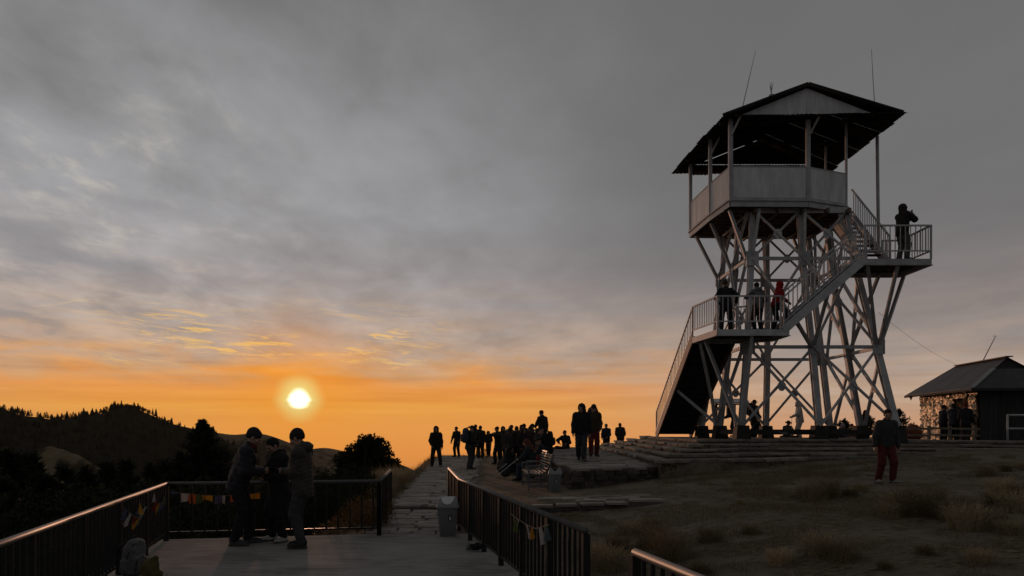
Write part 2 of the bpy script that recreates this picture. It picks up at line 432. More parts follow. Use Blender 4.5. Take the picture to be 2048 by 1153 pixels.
hill('hill_ridge_far', [(350, 905), (520, 902), (590, 899), (622, 900), (646, 894), (662, 897), (682, 902), (740, 912), (820, 935), (900, 990)], 5200.0, 2200, 0.4, 0.5, HILL_O, 250, 30)
hill('hill_knoll', [(-150, 960), (0, 930), (60, 908), (95, 891), (130, 898), (165, 916), (195, 935), (260, 985), (340, 1050)], 520.0, 300, 0.5, 0.55, HILL_O, 30, 2.2, 1.6)

# ------------------------------------------------------------------ stones
def stone_variant(i):
    rr = random.Random(100 + i)
    pts = []
    for (a, b) in ((-.5, -.5), (0, -.5), (.5, -.5), (.5, 0), (.5, .5), (0, .5), (-.5, .5), (-.5, 0)):
        j = 0.07 if a and b else 0.05
        pts.append((a * 0.97 + rr.uniform(-j, j) * (0.6 if a else 1), b * 0.97 + rr.uniform(-j, j) * (0.6 if b else 1)))
    V = []
    for s, z in ((0.97, 0.0), (1.0, 0.72), (0.93, 1.0)):
        for a, b in pts: V.append((a * s, b * s, z + (rr.uniform(-.08, .08) if z == 1.0 else 0)))
    fs = [tuple(range(7, -1, -1)), tuple(range(16, 24))]
    for k in (0, 8):
        for q in range(8): fs.append((k + q, k + (q + 1) % 8, k + 8 + (q + 1) % 8, k + 8 + q))
    return V, fs
SV = [stone_variant(i) for i in range(10)]
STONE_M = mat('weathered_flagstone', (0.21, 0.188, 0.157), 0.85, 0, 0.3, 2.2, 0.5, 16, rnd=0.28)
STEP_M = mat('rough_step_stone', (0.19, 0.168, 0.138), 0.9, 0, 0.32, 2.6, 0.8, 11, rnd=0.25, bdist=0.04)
FLAG_ME = [mesh_np('flagstone', v, f, STONE_M) for v, f in SV]
STEP_ME = [mesh_np('step_stone', v, f, STEP_M) for v, f in SV]
WALL_M = mat('shade_darkened_rubble', (0.06, 0.05, 0.04), 0.95, 0, 0.4, 4, 0.9, 10, rnd=0.35, bdist=0.05)  # wall and kerb stones darkened to paint in shadow below the overhanging slabs
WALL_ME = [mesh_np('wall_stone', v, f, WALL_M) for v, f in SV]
def stone(name, meshes, parent, x, y, z, lx, ly, lz, rot, tilt=0.0):
    return link(name, random.choice(meshes), parent, loc=(x, y, z), rot=(random.uniform(-tilt, tilt), random.uniform(-tilt, tilt), rot), scale=(lx, ly, lz))
def stone_into(mb, x, y, z, lx, ly, lz, rot):
    V, fs = random.choice(SV); i = len(mb.v); c, s = math.cos(rot), math.sin(rot)
    for a, b, h in V: mb.v.append(Vector((x + a * lx * c - b * ly * s, y + a * lx * s + b * ly * c, z + h * lz)))
    for f in fs: mb.f.append(tuple(i + k for k in f)); mb.mi.append(0)

def paving(parent, y0, y1, xl, xr, zf, ind_to, row=(0.28, 0.46), wid=(0.4, 0.95), thick=0.09, ang=0.0):
    rest = MB(); y = y0
    while y < y1:
        d = random.uniform(*row); x = xl(y) + random.uniform(-0.10, 0.10); xe = xr(y) + random.uniform(-0.12, 0.12)
        while x < xe - 0.15:
            w = min(random.uniform(*wid), xe - x)
            if w < 0.22: break
            cx, cy = x + w / 2, y + d / 2 + ang * (x + w / 2)
            z = zf(cx, cy) - thick + random.uniform(-0.012, 0.016)
            a = ang + random.uniform(-0.03, 0.03)
            if y < ind_to: stone('flagstone', FLAG_ME, parent, cx, cy, z, w - 0.015, d - 0.012, thick, a, 0.012)
            else: stone_into(rest, cx, cy, z, w - 0.015, d - 0.012, thick, a)
            x += w
        y += d
    if rest.v: tag(rest.build('far_flagstones', STONE_M, parent), kind='stuff')

# stone path: bed, flagstones, the low riser at the end of the railings
pb = MB()
pl = [(-2.45, 12.5), (-0.95, 12.5), (-1.25, 16.1), (-2.5, 16.1)]
pb.poly(pl, -0.4, -0.03)
pu = [(-2.7, 16.12), (-0.9, 16.12), (-1.0, 22.0), (-1.4, 32.0), (-1.8, 45.0), (-4.5, 45.0), (-3.5, 32.0), (-2.95, 22.0)]
pb.poly(pu, -0.6, 0.065)
path = tag(pb.build('path', mat('packed_earth', (0.10, 0.08, 0.058), 0.95, 0, 0.3, 4, 0.6, 25)), kind='structure')
paving(path, 12.46, 15.85, lambda y: -2.42 - 0.03 * (y - 12.4), lambda y: -1.0 - 0.075 * (y - 12.4), lambda x, y: 0.012, 99, (0.26, 0.5), (0.35, 0.85))
paving(path, 16.35, 44.8, lambda y: -2.68 - 0.06 * (y - 16.3), lambda y: -0.95 - 0.03 * (y - 16.3), lambda x, y: 0.105, 25.0, (0.3, 0.5), (0.45, 1.1))
x = -2.72
while x < 2.9:
    w = random.uniform(0.4, 0.85); z = gz(x + w / 2, 16.6)
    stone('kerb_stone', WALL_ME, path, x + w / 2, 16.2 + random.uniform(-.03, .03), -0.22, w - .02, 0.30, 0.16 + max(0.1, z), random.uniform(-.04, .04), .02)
    if x < .4 or random.random() < .7: stone('flagstone', FLAG_ME, path, x + w / 2, 16.22 + random.uniform(-.05, .10), max(.1, z) - .055, w * random.uniform(.8, 1.0), random.uniform(.24, .42), .06, random.uniform(-.12, .12) if x > .4 else random.uniform(-.03, .03), .02)
    x += w
for i in range(15):                                   # loose slabs along the edge on the right
    xx = 1.0 + 0.14 * i + random.uniform(-.1, .1); yy = 16.55 + random.uniform(0, 1.0)
    stone('flagstone', FLAG_ME, path, xx, yy, gz(xx, yy) - 0.06, random.uniform(.4, .7), random.uniform(.25, .4), 0.085, random.uniform(-.3, .3), .02)

# paved platform in front of the mound
pz = lambda x, y: 0.70 + 0.008 * (y - 19.7)
PP = [(1.62, 19.7), (4.25, 21.0), (4.9, 36.0), (0.5, 36.0), (1.1, 26.0)]
pb = MB(); pb.poly(PP, -0.3, lambda x, y: pz(x, y) - 0.05)
plat = tag(pb.build('paved_platform', mat('rubble_fill', (0.07, 0.058, 0.045), 0.95, 0, 0.4, 5, 0.8, 12)), kind='structure')
paving(plat, 19.55, 35.8, lambda y: np.interp(y, [19.7, 26, 36], [1.55, 1.05, 0.45]), lambda y: 4.2 if y > 20.8 else 1.62 + (y + .35 - 19.7) * 2.4 + .1, pz, 27.0, (0.3, 0.5), (0.4, 0.95), 0.08, 0.10)
def wall_run(p0, p1, zb, zt, n, parent):
    p0, p1 = Vector((*p0, 0)), Vector((*p1, 0)); L = (p1 - p0).length; d = (p1 - p0) / L; a = math.atan2(d.y, d.x)
    h = (zt - zb) / n
    for k in range(n):
        s = -random.uniform(0, .2)
        while s < L:
            w = random.uniform(.14, .48); c = p0 + d * (s + w / 2)
            stone('wall_stone', WALL_ME, parent, c.x, c.y + random.uniform(-.05, .05), zb + k * h, w - .02, .26, (h - .01) * random.uniform(.8, 1.05), a + random.uniform(-.04, .04), .03)
            s += w
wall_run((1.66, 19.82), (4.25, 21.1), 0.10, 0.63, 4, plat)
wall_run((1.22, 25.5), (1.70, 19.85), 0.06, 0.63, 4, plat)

# stepped mound under the tower
ZK = [0.9 + 0.125 * k for k in range(5)]
tilt = lambda x: -0.012 * max(0.0, x - 11.0)
def mound_poly(k):
    xl = 4.12 + 0.45 * k
    return [(xl, 20.5 + 0.73 * k), (9.2, 22.5 + 0.55 * k), (18, 23.4 + 0.5 * k), (34, 24.0 + 0.5 * k), (34, 30.2 - .05 * k), (17.2, 30.6 - .05 * k), (15.6 - .1 * k, 38.0 - 0.95 * k), (xl, 38.0 - 0.95 * k)]
mbm = MB()
for k in range(5):
    mbm.poly(mound_poly(k), 0.0 if k == 0 else (lambda x, y, k=k: ZK[k - 1] - 0.1 + tilt(x)), lambda x, y, k=k: ZK[k] - 0.03 + tilt(x))
mound = tag(mbm.build('stepped_mound', GROUND_M), kind='structure')
for k in range(5):
    P = mound_poly(k); runs = [(P[7], P[0], .02), (P[0], P[1], 0), (P[1], P[2], 0), (P[2], P[3], 0)]
    for a, b, _ in runs:
        a, b = Vector((*a, 0)), Vector((*b, 0)); L = (b - a).length; d = (b - a) / L; nrm = Vector((-d.y, d.x, 0)); rot = math.atan2(d.y, d.x)
        s = 0
        while s < L - .1:
            w = random.uniform(.7, 1.7); w = min(w, L - s); c = a + d * (s + w / 2) + nrm * (0.16 + random.uniform(-.06, .03)); s += w
            if c.x > 18.5: break
            hgt = random.uniform(.065, .10)
            stone('step_stone', STEP_ME, mound, c.x, c.y, ZK[k] + tilt(c.x) - hgt + random.uniform(-.012, .016), w + .01, .44 + random.uniform(-.07, .05), hgt, rot + random.uniform(-.025, .025), .018)

# ------------------------------------------------------------------ terrace and railings
tb = MB()
tb.poly([(-2.15 + .1, -3), (2.75, -3), (0.62 + .22, 6.4), (-0.88 + .2, 12.52), (-2.2, 12.52), (-5.62, 11.86)], -0.45, 0.0)
def concrete():
    m = bpy.data.materials.new('worn_concrete'); m.use_nodes = True; T = NT(m.node_tree)
    pos = T.n('ShaderNodeNewGeometry').outputs['Position']
    n1 = T.noise(pos, 0.9, 8, 0.6, 0.5)
    mp = T.n('ShaderNodeMapping'); T.lk(pos, mp.inputs[0]); mp.inputs['Rotation'].default_value = (0, 0, R(10)); mp.inputs['Scale'].default_value = (0.7, 5.0, 1.0)
    n2 = T.noise(mp.outputs[0], 2.2, 7, 0.65, 0.4); n3 = T.noise(pos, 30, 4, 0.6)
    c = T.ramp(T.m('ADD', T.m('MULTIPLY', n1, 0.5), T.m('MULTIPLY', n2, 0.5)), [(0.40, (0.145, 0.14, 0.13)), (0.5, (0.235, 0.227, 0.213)), (0.62, (0.285, 0.275, 0.258))])
    b = T.n('ShaderNodeBsdfPrincipled'); T.lk(c, b.inputs['Base Color']); b.inputs['Roughness'].default_value = 0.9; b.inputs['Specular IOR Level'].default_value = 0.12
    bn = T.n('ShaderNodeBump'); bn.inputs['Strength'].default_value = 0.55; bn.inputs['Distance'].default_value = 0.012
    T.lk(T.m('ADD', n2, T.m('MULTIPLY', n3, 0.35)), bn.inputs['Height']); T.lk(bn.outputs[0], b.inputs['Normal'])
    o = T.n('ShaderNodeOutputMaterial'); T.lk(b.outputs[0], o.inputs[0]); return m
tag(tb.build('terrace', concrete()), kind='structure')

RAIL_M = mat('dark_painted_steel', (0.010, 0.009, 0.008), 0.42, 0.0, 0.35, 9, 0.15, 60, spec=0.35)
HAND_M = mat('worn_handrail_steel', (0.065, 0.061, 0.058), 0.5, 0.0, 0.3, 6, 0.06, 70)
bal = MB(); bal.box((-.014, -.014, 0), (.014, .014, .745)); BAL_ME = bal.mesh('baluster', RAIL_M)
pst = MB(); pst.box((-.032, -.032, 0), (.032, .032, .88)); POST_ME = pst.mesh('post', RAIL_M)
def railing(pts, label, spacing, post_every, zs=None):
    pts = [Vector((*p, 0)) for p in pts]
    root = empty('railing', pts[0], label, 'railing', 'dark railings around the terrace')
    hr = MB(); hr.tube([p + Vector((0, 0, .9)) for p in pts], .03, 12); hr.build('handrail', HAND_M, root, True)
    br = MB()
    for a, b in zip(pts[:-1], pts[1:]): br.bar(a + Vector((0, 0, .125)), b + Vector((0, 0, .125)), .045, .03)
    br.build('bottom_rail', RAIL_M, root)
    acc = 0; nb = spacing; npst = 0.0
    for a, b in zip(pts[:-1], pts[1:]):
        L = (b - a).length; d = (b - a) / L; rz = math.atan2(d.y, d.x)
        while npst <= acc + L:
            p = a + d * (npst - acc); link('post', POST_ME, root, loc=p, rot=(0, 0, rz)); npst += post_every
        while nb < acc + L:
            p = a + d * (nb - acc)
            if abs((nb + post_every / 2) % post_every - post_every / 2) > .06: link('baluster', BAL_ME, root, loc=(p.x, p.y, .14), rot=(0, 0, rz))
            nb += spacing
        acc += L
    link('post', POST_ME, root, loc=pts[-1], rot=(0, 0, rz))
    return root
LR = lambda y: -5.49 + (11.74 - y) * 0.256
railing([(LR(11.74), 11.74), (LR(-1.0), -1.0)], 'long dark steel railing along the left edge of the concrete terrace', .14, 1.4)
railing([(LR(11.74), 11.76), (-2.21, 12.33)], 'dark railing across the back of the terrace behind the three phone users', .19, 1.66)
railing([(-2.21, 12.345), (-2.53, 15.4)], 'short dark railing leading off to the left edge of the stone path', .15, 1.52)
railing([(0.64, 6.43), (-0.905, 12.75), (-1.38, 16.2)], 'dark railing with gold lit handrail right of the nearest bin', .15, 1.1)
railing([(0.886, 5.33), (2.3, -0.45)], 'railing end in the bottom right corner beyond the gap', .15, 1.1)

# ------------------------------------------------------------------ watchtower
STEEL = mat('grey_painted_steel', (0.38, 0.385, 0.395), 0.55, 0.0, 0.25, 2.5, 0.12, 30, col2=(0.46, 0.46, 0.465), rnd=0.12)
STEEL_R = mat('rusting_steel', (0.12, 0.085, 0.065), 0.7, 0.0, 0.3, 3, 0.2, 30)
PANEL = mat('white_sheet_panel', (0.55, 0.55, 0.555), 0.6, 0, 0.20, 2.2, 0.25, 10, stretch=(1.6, 1.6, .35))
ROOF_M = mat('dark_roof_sheet', (0.035, 0.030, 0.027), 0.85, 0.0, 0.4, 2, 0.2, 20, spec=0.1)  # very dark brown base colour, varied by noise
DARK_ST = mat('dark_steel_plate', (0.03, 0.028, 0.026), 0.75, 0, 0.3, 4, spec=0.15)
tower = empty('watchtower', (10.4, 27.8, 1.4), 'tall grey steel lookout tower with roofed cabin and zigzag stairs', 'tower')
def bar(name, p0, p1, w, h, parent=tower, m=STEEL, up=(0, 0, 1)):
    b = MB(); b.bar(p0, p1, w, h, up); return b.build(name, m, parent)
# legs: levels (z, centre x, centre y, half)
LV = [(1.85, 10.44, 27.8, 2.63), (4.56, 10.36, 27.8, 2.23), (7.70, 10.2, 27.8, 1.80), (9.43, 10.14, 27.8, 1.66)]
IJ = [(-1, -1), (0, -1), (1, -1), (1, 0), (1, 1), (0, 1), (-1, 1), (-1, 0)]
def nd(l, k):
    z, cx, cy, h = LV[l]; i, j = IJ[k % 8]; return Vector((cx + i * h, cy + j * h, z))
for k in range(8):
    i, j = IJ[k]; upv = (i, j, 0) if j == 0 or i == 0 else (0, j, 0)
    b = MB()
    for l in range(3): b.ibeam(nd(l, k), nd(l + 1, k), .21 - .02 * l, .20 - .02 * l, .026, upv)
    b.build('leg', STEEL, tower)
    p = nd(0, k); b = MB(); b.hexa([(p.x - .27, p.y - .27, 1.25), (p.x + .27, p.y - .27, 1.25), (p.x + .27, p.y + .27, 1.25), (p.x - .27, p.y + .27, 1.25),
            (p.x - .2, p.y - .2, 1.86), (p.x + .2, p.y - .2, 1.86), (p.x + .2, p.y + .2, 1.86), (p.x - .2, p.y + .2, 1.86)])
    b.build('plinth', DARK_ST, tower)
def outn(k0, k1):
    a, b = IJ[k0 % 8], IJ[k1 % 8]
    return Vector((a[0] if a[0] == b[0] else 0, a[1] if a[1] == b[1] else 0, 0))
for k in range(8):
    n = outn(k, k + 1)
    a, b = nd(0, k), nd(0, k + 1)
    bar('base_beam', a + Vector((0, 0, -.22)), b + Vector((0, 0, -.22)), .16, .16, m=DARK_ST)
    for l in (1, 2, 3): bar('ring_beam', nd(l, k) + n * .13, nd(l, k + 1) + n * .13, .06, .12 if l < 3 else .2)
    for l in (0, 1, 2):
        c = (nd(l, k) + nd(l, k + 1) + nd(l + 1, k) + nd(l + 1, k + 1)) / 4 + n * .14
        w = .095 if l < 2 else .085
        
        bb = MB(); bb.angle(nd(l, k) + n * .15, nd(l + 1, k + 1) + n * .15, w, .025, n); bb.build('brace', STEEL, tower)
        bb = MB(); bb.angle(nd(l, k + 1) + n * .185, nd(l + 1, k) + n * .185, w, .025, n); bb.build('brace', STEEL, tower)
        g = MB(); s = Vector((-n.y, n.x, 0)); q = c + n * .03
        u = Vector((0, 0, 1)); r = .15
        pts = [q + s * (r * math.cos(a)) + u * (r * 1.2 * math.sin(a)) for a in [R(x) for x in (20, 70, 110, 160, 200, 250, 290, 340)]]
        i0 = len(g.v); g.v += [p - n * .012 for p in pts] + [p + n * .012 for p in pts]
        g.f += [tuple(range(8))[::-1], tuple(range(8, 16))] + [(t, (t + 1) % 8, 8 + (t + 1) % 8, 8 + t) for t in range(8)]; g.mi += [0] * 10
        g.build('gusset_plate', STEEL, tower)
for l in (1, 2):
    for k in range(8):
        i, j = IJ[k]
        for n in ([Vector((0, j, 0))] if j else []) + ([Vector((i, 0, 0))] if i else []):
            p = nd(l, k) + n * .175; s = Vector((-n.y, n.x, 0)) * .21
            g = MB(); o = n * .012; z = Vector((0, 0, .25))
            g.hexa([p - s - z - o, p + s - z - o, p + s - z + o, p - s - z + o, p - s + z - o, p + s + z - o, p + s + z + o, p - s + z + o])
            g.build('gusset_plate', STEEL, tower)
# struts carrying the cabin and the landings
def strut(a, b, m=STEEL, w=.10): 
    q = MB(); q.ibeam(a, b, w, w, .022); q.build('strut', m, tower)
for k, yy, xx in ((0, 25.95, 7.62), (7, 27.6, 7.42), (6, 29.4, 7.3)): strut(nd(2, k) + Vector((-.15, 0, 0)), (xx, yy, 9.42))
for k, xx in ((0, 8.62), (1, 10.2), (2, 11.5)): strut(nd(2, k) + Vector((0, -.16, .1)), (xx, 25.8 + (0.3 if k == 2 else 0), 9.42))
for k, yy in ((2, 26.5), (3, 27.8), (4, 29.2)): strut(nd(2, k) + Vector((.15, 0, 0)), (11.95, yy, 9.42))
for k, xx in ((4, 11.3), (5, 10.1), (6, 8.6)): strut(nd(2, k) + Vector((0, .16, 0)), (xx, 29.75, 9.42))
strut((6.5, 24.9, 4.72), nd(0, 0) + Vector((-.15, 0, .1))); strut((7.62, 23.5, 4.72), nd(0, 0) + Vector((0, -.16, .1)))
strut((6.36, 28.5, 3.22), nd(0, 7) + Vector((-.15, 0, .1))); strut((6.5, 25.55, 4.72), nd(0, 7) + Vector((-.15, -.1, .15)))
strut((10.05, 23.5, 6.1), nd(1, 1) + Vector((0, -.2, .1))); strut((9.0, 23.5, 5.22), nd(1, 1) + Vector((-.1, -.2, 0)), w=.1)
strut((12.25, 23.5, 6.95), nd(1, 2) + Vector((0, -.2, .1))); strut((13.2, 24.9, 6.95), nd(1, 2) + Vector((.1, -.1, .1)))
strut((11.3, 23.5, 6.95), nd(1, 2) + Vector((-.1, -.2, .1)), w=.1); strut((12.5, 25.2, 7.0), nd(1, 3) + Vector((.1, 0, .1)))

# cabin
CP = [Vector(p) for p in ((7.56, 25.6, 0), (10.26, 25.66, 0), (11.9, 26.35, 0), (12.0, 28.3, 0), (11.85, 29.6, 0), (10.2, 29.95, 0), (7.18, 29.77, 0), (7.34, 27.4, 0))]
fl = MB(); fl.poly([(p.x, p.y) for p in CP], 9.50, 9.60); cfloor = fl.build('cabin_floor', DARK_ST, tower)
for i in range(8):
    a, b = CP[i], CP[(i + 1) % 8]
    e = MB(); d = (b - a).normalized(); n = Vector((d.y, -d.x, 0))
    e.bar(a + Vector((0, 0, 9.52)) + n * .03, b + Vector((0, 0, 9.52)) + n * .03, .05, .19); e.bar(a + Vector((0, 0, 9.63)) + n * .05, b + Vector((0, 0, 9.63)) + n * .05, .12, .03)
    e.build('edge_beam', STEEL, cfloor)
for t in np.linspace(.08, .92, 8):
    y = 25.75 + t * 4.0; bar('joist', (7.45, y, 9.44), (11.8, y, 9.44), .07, .12, cfloor, STEEL_R)
for xx in (8.5, 9.3, 10.15, 11.0, 11.75): bar('bearer', (xx, 25.7, 9.36), (xx, 29.8, 9.36), .09, .14, cfloor, STEEL_R)
for i in (0, 1, 3, 4, 5, 6, 7):
    a, b = CP[i], CP[(i + 1) % 8]; d = (b - a).normalized(); n = Vector((d.y, -d.x, 0)); up = Vector((0, 0, 1))
    L = (b - a).length; w = MB(); w.bar(a + d * .06 + up * 10.22, b - d * .06 + up * 10.22, .035, 1.16); pn = w.build('parapet_panel', PANEL, tower)
    w = MB(); w.bar(a + up * 10.815, b + up * 10.815, .07, .03); w.build('cap_rail', STEEL, pn)
    w = MB(); w.bar(a + up * 9.70 + n * .028, b + up * 9.70 + n * .028, .02, .10); w.build('kick_strip', STEEL, pn)
# roof
FL, FR, BR, BL = Vector((7.14, 25.1, 12.37)), Vector((13.38, 25.1, 12.47)), Vector((13.07, 30.66, 12.34)), Vector((6.57, 30.66, 12.28))
R0, R1 = Vector((10.2, 25.45, 13.62)), Vector((10.0, 30.3, 13.58))
def roof_at(x, y):            # height of the roof over a plan point
    v = (y - 25.1) / 5.56; xl = 7.14 - .57 * v; xr = 13.38 - .31 * v; xm = 10.2 - .2 * v
    t = (x - xl) / (xm - xl) if x < xm else (xr - x) / (xr - xm)
    return 12.35 + 1.2 * max(0, min(1, t))
for i, p in enumerate(CP):
    ptop = roof_at(p.x, p.y) - .07
    if p.y < 25.9: ptop = min(ptop, 12.45)
    if p.y > 29.4: ptop = min(ptop, 12.36)
    w = .068 if i in (0, 1) else (.06 if i in (6, 7) else .036)
    q = MB(); q.box((p.x - w, p.y - w, 9.6), (p.x + w, p.y + w, ptop)); po = q.build('post', STEEL, tower)
    if i in (0, 1, 7):
        q = MB(); q.bar((p.x + .02, p.y - .1, ptop - .55), (p.x + .25, p.y - .35, ptop - .02), .05, .05); q.build('knee_brace', STEEL, po)
roof = empty('roof', (10.2, 27.8, 12.4), 'dark corrugated dutch gable roof', None); roof.parent = tower; roof.location = Vector((10.2, 27.8, 12.4)) - BASE[tower.name]
for key in ('category',):
    if key in roof: del roof[key]
def slope(e0, e1, t0, t1, nsh, seed, parent, overh=.0):
    rr = random.Random(seed); L = (e1 - e0).length
    nrm = (e1 - e0).cross(t0 - e0).normalized()
    if nrm.z < 0: nrm = -nrm
    for s in range(nsh):
        u0, u1 = s / nsh, (s + 1) / nsh; V = []; Fc = []; nc = max(6, int(L / nsh / .038)); ov = rr.uniform(-.07, .09) + overh; lift = .006 * (s % 2)
        for c in range(nc + 1):
            u = u0 + (u1 - u0) * c / nc; a = e0.lerp(e1, u); b = t0.lerp(t1, u); d = (a - b).normalized()
            o = nrm * (.017 * math.sin(c * math.pi / 2) + lift)
            lo = a + d * (ov + rr.uniform(-.012, .012)) + o; hi = b + o
            V += [lo, hi, lo - nrm * .004, hi - nrm * .004]
        for c in range(nc):
            q = 4 * c; Fc += [(q, q + 4, q + 5, q + 1), (q + 2, q + 3, q + 7, q + 6), (q, q + 2, q + 6, q + 4), (q + 1, q + 5, q + 7, q + 3)]
        link('roof_sheet', mesh_np('roof_sheet', [v - BASE[roof.name] for v in V], Fc, ROOF_M, True), roof, loc=BASE[roof.name])
slope(FL, BL, R0, R1, 7, 1, roof); slope(BR, FR, R1, R0, 7, 2, roof)
GFL, GFR = Vector((7.85, 25.6, 12.60)), Vector((12.68, 25.6, 12.60)); GBL, GBR = Vector((7.5, 30.1, 12.52)), Vector((12.3, 30.1, 12.52))
slope(FL, FR, GFL, GFR, 8, 3, roof); slope(BR, BL, GBR - Vector((0, 0, .05)), GBL - Vector((0, 0, .05)), 8, 4, roof)
def tri(pts, n, m, name):
    g = MB(); i = 0; g.v = [Vector(p) for p in pts] + [Vector(p) + Vector(n) for p in pts]
    g.f = [(0, 1, 2), (5, 4, 3), (0, 3, 4, 1), (1, 4, 5, 2), (2, 5, 3, 0)]; g.mi = [0] * 5; g.build(name, m, roof)
tri([GFL + Vector((.06, 0, .0)), Vector((10.19, 25.6, 12.60)), Vector((10.2, 25.6, 13.53))], (0, .03, 0), PANEL, 'gable_panel')
tri([Vector((10.21, 25.6, 12.60)), GFR - Vector((.06, 0, .0)), Vector((10.2, 25.6, 13.53))], (0, .03, 0), PANEL, 'gable_panel')
tri([GBR - Vector((.32, 0, -.03)), GBL + Vector((.25, 0, .03)), Vector((10.0, 30.1, 13.46))], (0, -.03, 0), ROOF_M, 'gable_panel')
for a, b in ((FL + Vector((.05, .1, .05)), R0 + Vector((0, .02, .0))), (FR + Vector((-.05, .1, .05)), R0 + Vector((0, .02, 0)))): bar('bargeboard', a, b, .05, .13, roof, ROOF_M)
bar('ridge_cap', R0 + Vector((0, .03, .0)), R1 + Vector((0, .05, .0)), .30, .05, roof, ROOF_M)
for v in np.linspace(.1, .9, 5):
    e, t = FL.lerp(BL, v), R0.lerp(R1, v); bar('rafter', e + Vector((.1, 0, -.04)), t + Vector((0, 0, -.1)), .05, .1, roof, DARK_ST)
    e = FR.lerp(BR, v); bar('rafter', e + Vector((-.1, 0, -.04)), t + Vector((0, 0, -.1)), .05, .1, roof, DARK_ST)
for y, xa, xb in ((25.75, 7.5, 12.7), (27.8, 7.3, 12.6), (29.8, 7.1, 12.4)): bar('tie_beam', (xa, y, 12.45), (xb, y, 12.45), .08, .1, roof, DARK_ST)
g = MB(); g.tube([at(1483, 224, 26.2), at(1497, 163, 26.2), at(1511, 103, 26.2)], [.018, .014, .008], 6); g.build('whip_antenna', STEEL, roof)
g = MB(); g.tube([at(1750, 222, 26.2), at(1746, 160, 26.2), at(1743, 99, 26.2)], [.018, .014, .008], 6); g.build('whip_antenna', STEEL, roof)
g = MB(); p = at(1543, 196, 26.4); g.tube([p + Vector((0, 0, -.1)), p + Vector((0, 0, .1)), p + Vector((0, 0, .14))], [.1, .1, .04], 8)
for a in range(5): g.tube([p + Vector((0, 0, .1)), p + Vector((.02 * (a - 2), .02 * a, .32)), p + Vector((.035 * (a - 2), .0, .52 + .03 * (a % 3)))], [.012, .01, .004], 5)
g.build('lightning_rod', STEEL, roof)
# corner pole from roof eave to the upper stair
g = MB(); g.tube([(13.25, 26.75, 8.0), (13.25, 26.85, 12.36)], .06, 10); pole = g.build('corner_pole', STEEL, tower, True)
bar('outrigger', (12.6, 26.75, 8.15), (13.27, 26.75, 8.15), .08, .1, pole, STEEL)

# stairs
TB = {}
def tbal(h):
    k = round(h, 2)
    if k not in TB:
        b = MB(); b.box((-.011, -.011, 0), (.011, .011, h)); TB[k] = b.mesh('baluster', STEEL)
    return TB[k]
def guard(parent, p0, p1, top=1.05, low=.25, sp=.16, posts=(True, True), mid=None):
    p0, p1 = Vector(p0), Vector(p1); u = Vector((0, 0, 1)); L = (p1 - p0).xy.length; n = max(1, round(L / sp)); lean = (p1 - p0)
    bar('handrail', p0 + u * top, p1 + u * top, .05, .05, parent, STEEL); bar('lower_rail', p0 + u * low, p1 + u * low, .04, .04, parent, STEEL)
    if mid: bar('middle_rail', p0 + u * mid, p1 + u * mid, .035, .035, parent, STEEL)
    rz = math.atan2(lean.y, lean.x)
    for i in range(n + 1):
        q = p0.lerp(p1, i / n)
        if (i == 0 and posts[0]) or (i == n and posts[1]): 
            b = MB(); b.box((q.x - .026, q.y - .026, q.z - .02), (q.x + .026, q.y + .026, q.z + top + .02)); b.build('rail_post', STEEL, parent)
        elif 0 < i < n: link('baluster', tbal(top - low), parent, loc=q + u * low, rot=(0, 0, rz))
def flight(name, a0, a1, side, n, m_tr, soffit, gsp=.14):
    """a0/a1: foot and head of the first stringer; side: vector across to the second"""
    a0, a1, side = Vector(a0), Vector(a1), Vector(side)
    root = bpy.data.objects.new(name, None); COL.objects.link(root); root.parent = tower; root.location = a0 - BASE[tower.name]; BASE[root.name] = a0
    for s in (Vector((0, 0, 0)), side):
        q = MB(); q.bar(a0 + s, a1 + s, .06, .34 if soffit else .26); q.build('stringer', STEEL_R if soffit else STEEL, root)
    d = (a1 - a0); run = Vector((d.x, d.y, 0)).normalized(); tw = d.xy.length / n
    inset = side.normalized() * .0305
    for i in range(n):
        c = a0.lerp(a1, (i + .5) / n); b = MB(); p0, p1 = c + inset, c + side - inset
        b.bar(p0, p1, tw * .98, .035); b.build('tread', m_tr, root)
        if soffit:
            b = MB(); b.bar(p0 + run * tw * .47 + Vector((0, 0, d.z / n * .48)), p1 + run * tw * .47 + Vector((0, 0, d.z / n * .48)), .008, d.z / n * .92); b.build('riser', m_tr, root)
    guard(root, a0 + side * .0, a1 + side * .0, sp=gsp, posts=(True, False)); guard(root, a0 + side, a1 + side, sp=gsp, posts=(True, False))
    return root
f1 = flight('lower_flight', (6.24, 32.0, 1.42), (6.24, 25.62, 4.86), (1.45, 0, 0), 17, DARK_ST, True, .24)
def landing(name, pts, z, guards, base):
    root = bpy.data.objects.new(name, None); COL.objects.link(root); root.parent = tower; root.location = Vector(base) - BASE[tower.name]; BASE[root.name] = Vector(base)
    q = MB(); q.poly(pts, z - .05, z); q.build('deck', DARK_ST, root)
    n = len(pts)
    for i in range(n):
        a, b = Vector((*pts[i], z - .1)), Vector((*pts[(i + 1) % n], z - .1)); q = MB(); q.bar(a, b, .05, .19); q.bar(a + Vector((0, 0, -.1)), b + Vector((0, 0, -.1)), .13, .02); q.build('edge_beam', STEEL, root)
    for (a, b, ps) in guards: guard(root, (*a, z), (*b, z), posts=ps)
    return root
landing('lower_landing', [(6.5, 23.4), (8.75, 23.4), (8.75, 25.0), (7.75, 25.58), (6.24, 25.58)], 4.9,
        [((6.5, 23.4), (6.24, 25.58), (1, 1)), ((6.5, 23.4), (8.5, 23.4), (0, 1)), ((7.75, 25.58), (8.6, 25.1), (1, 1))], (7.5, 24.4, 4.9))
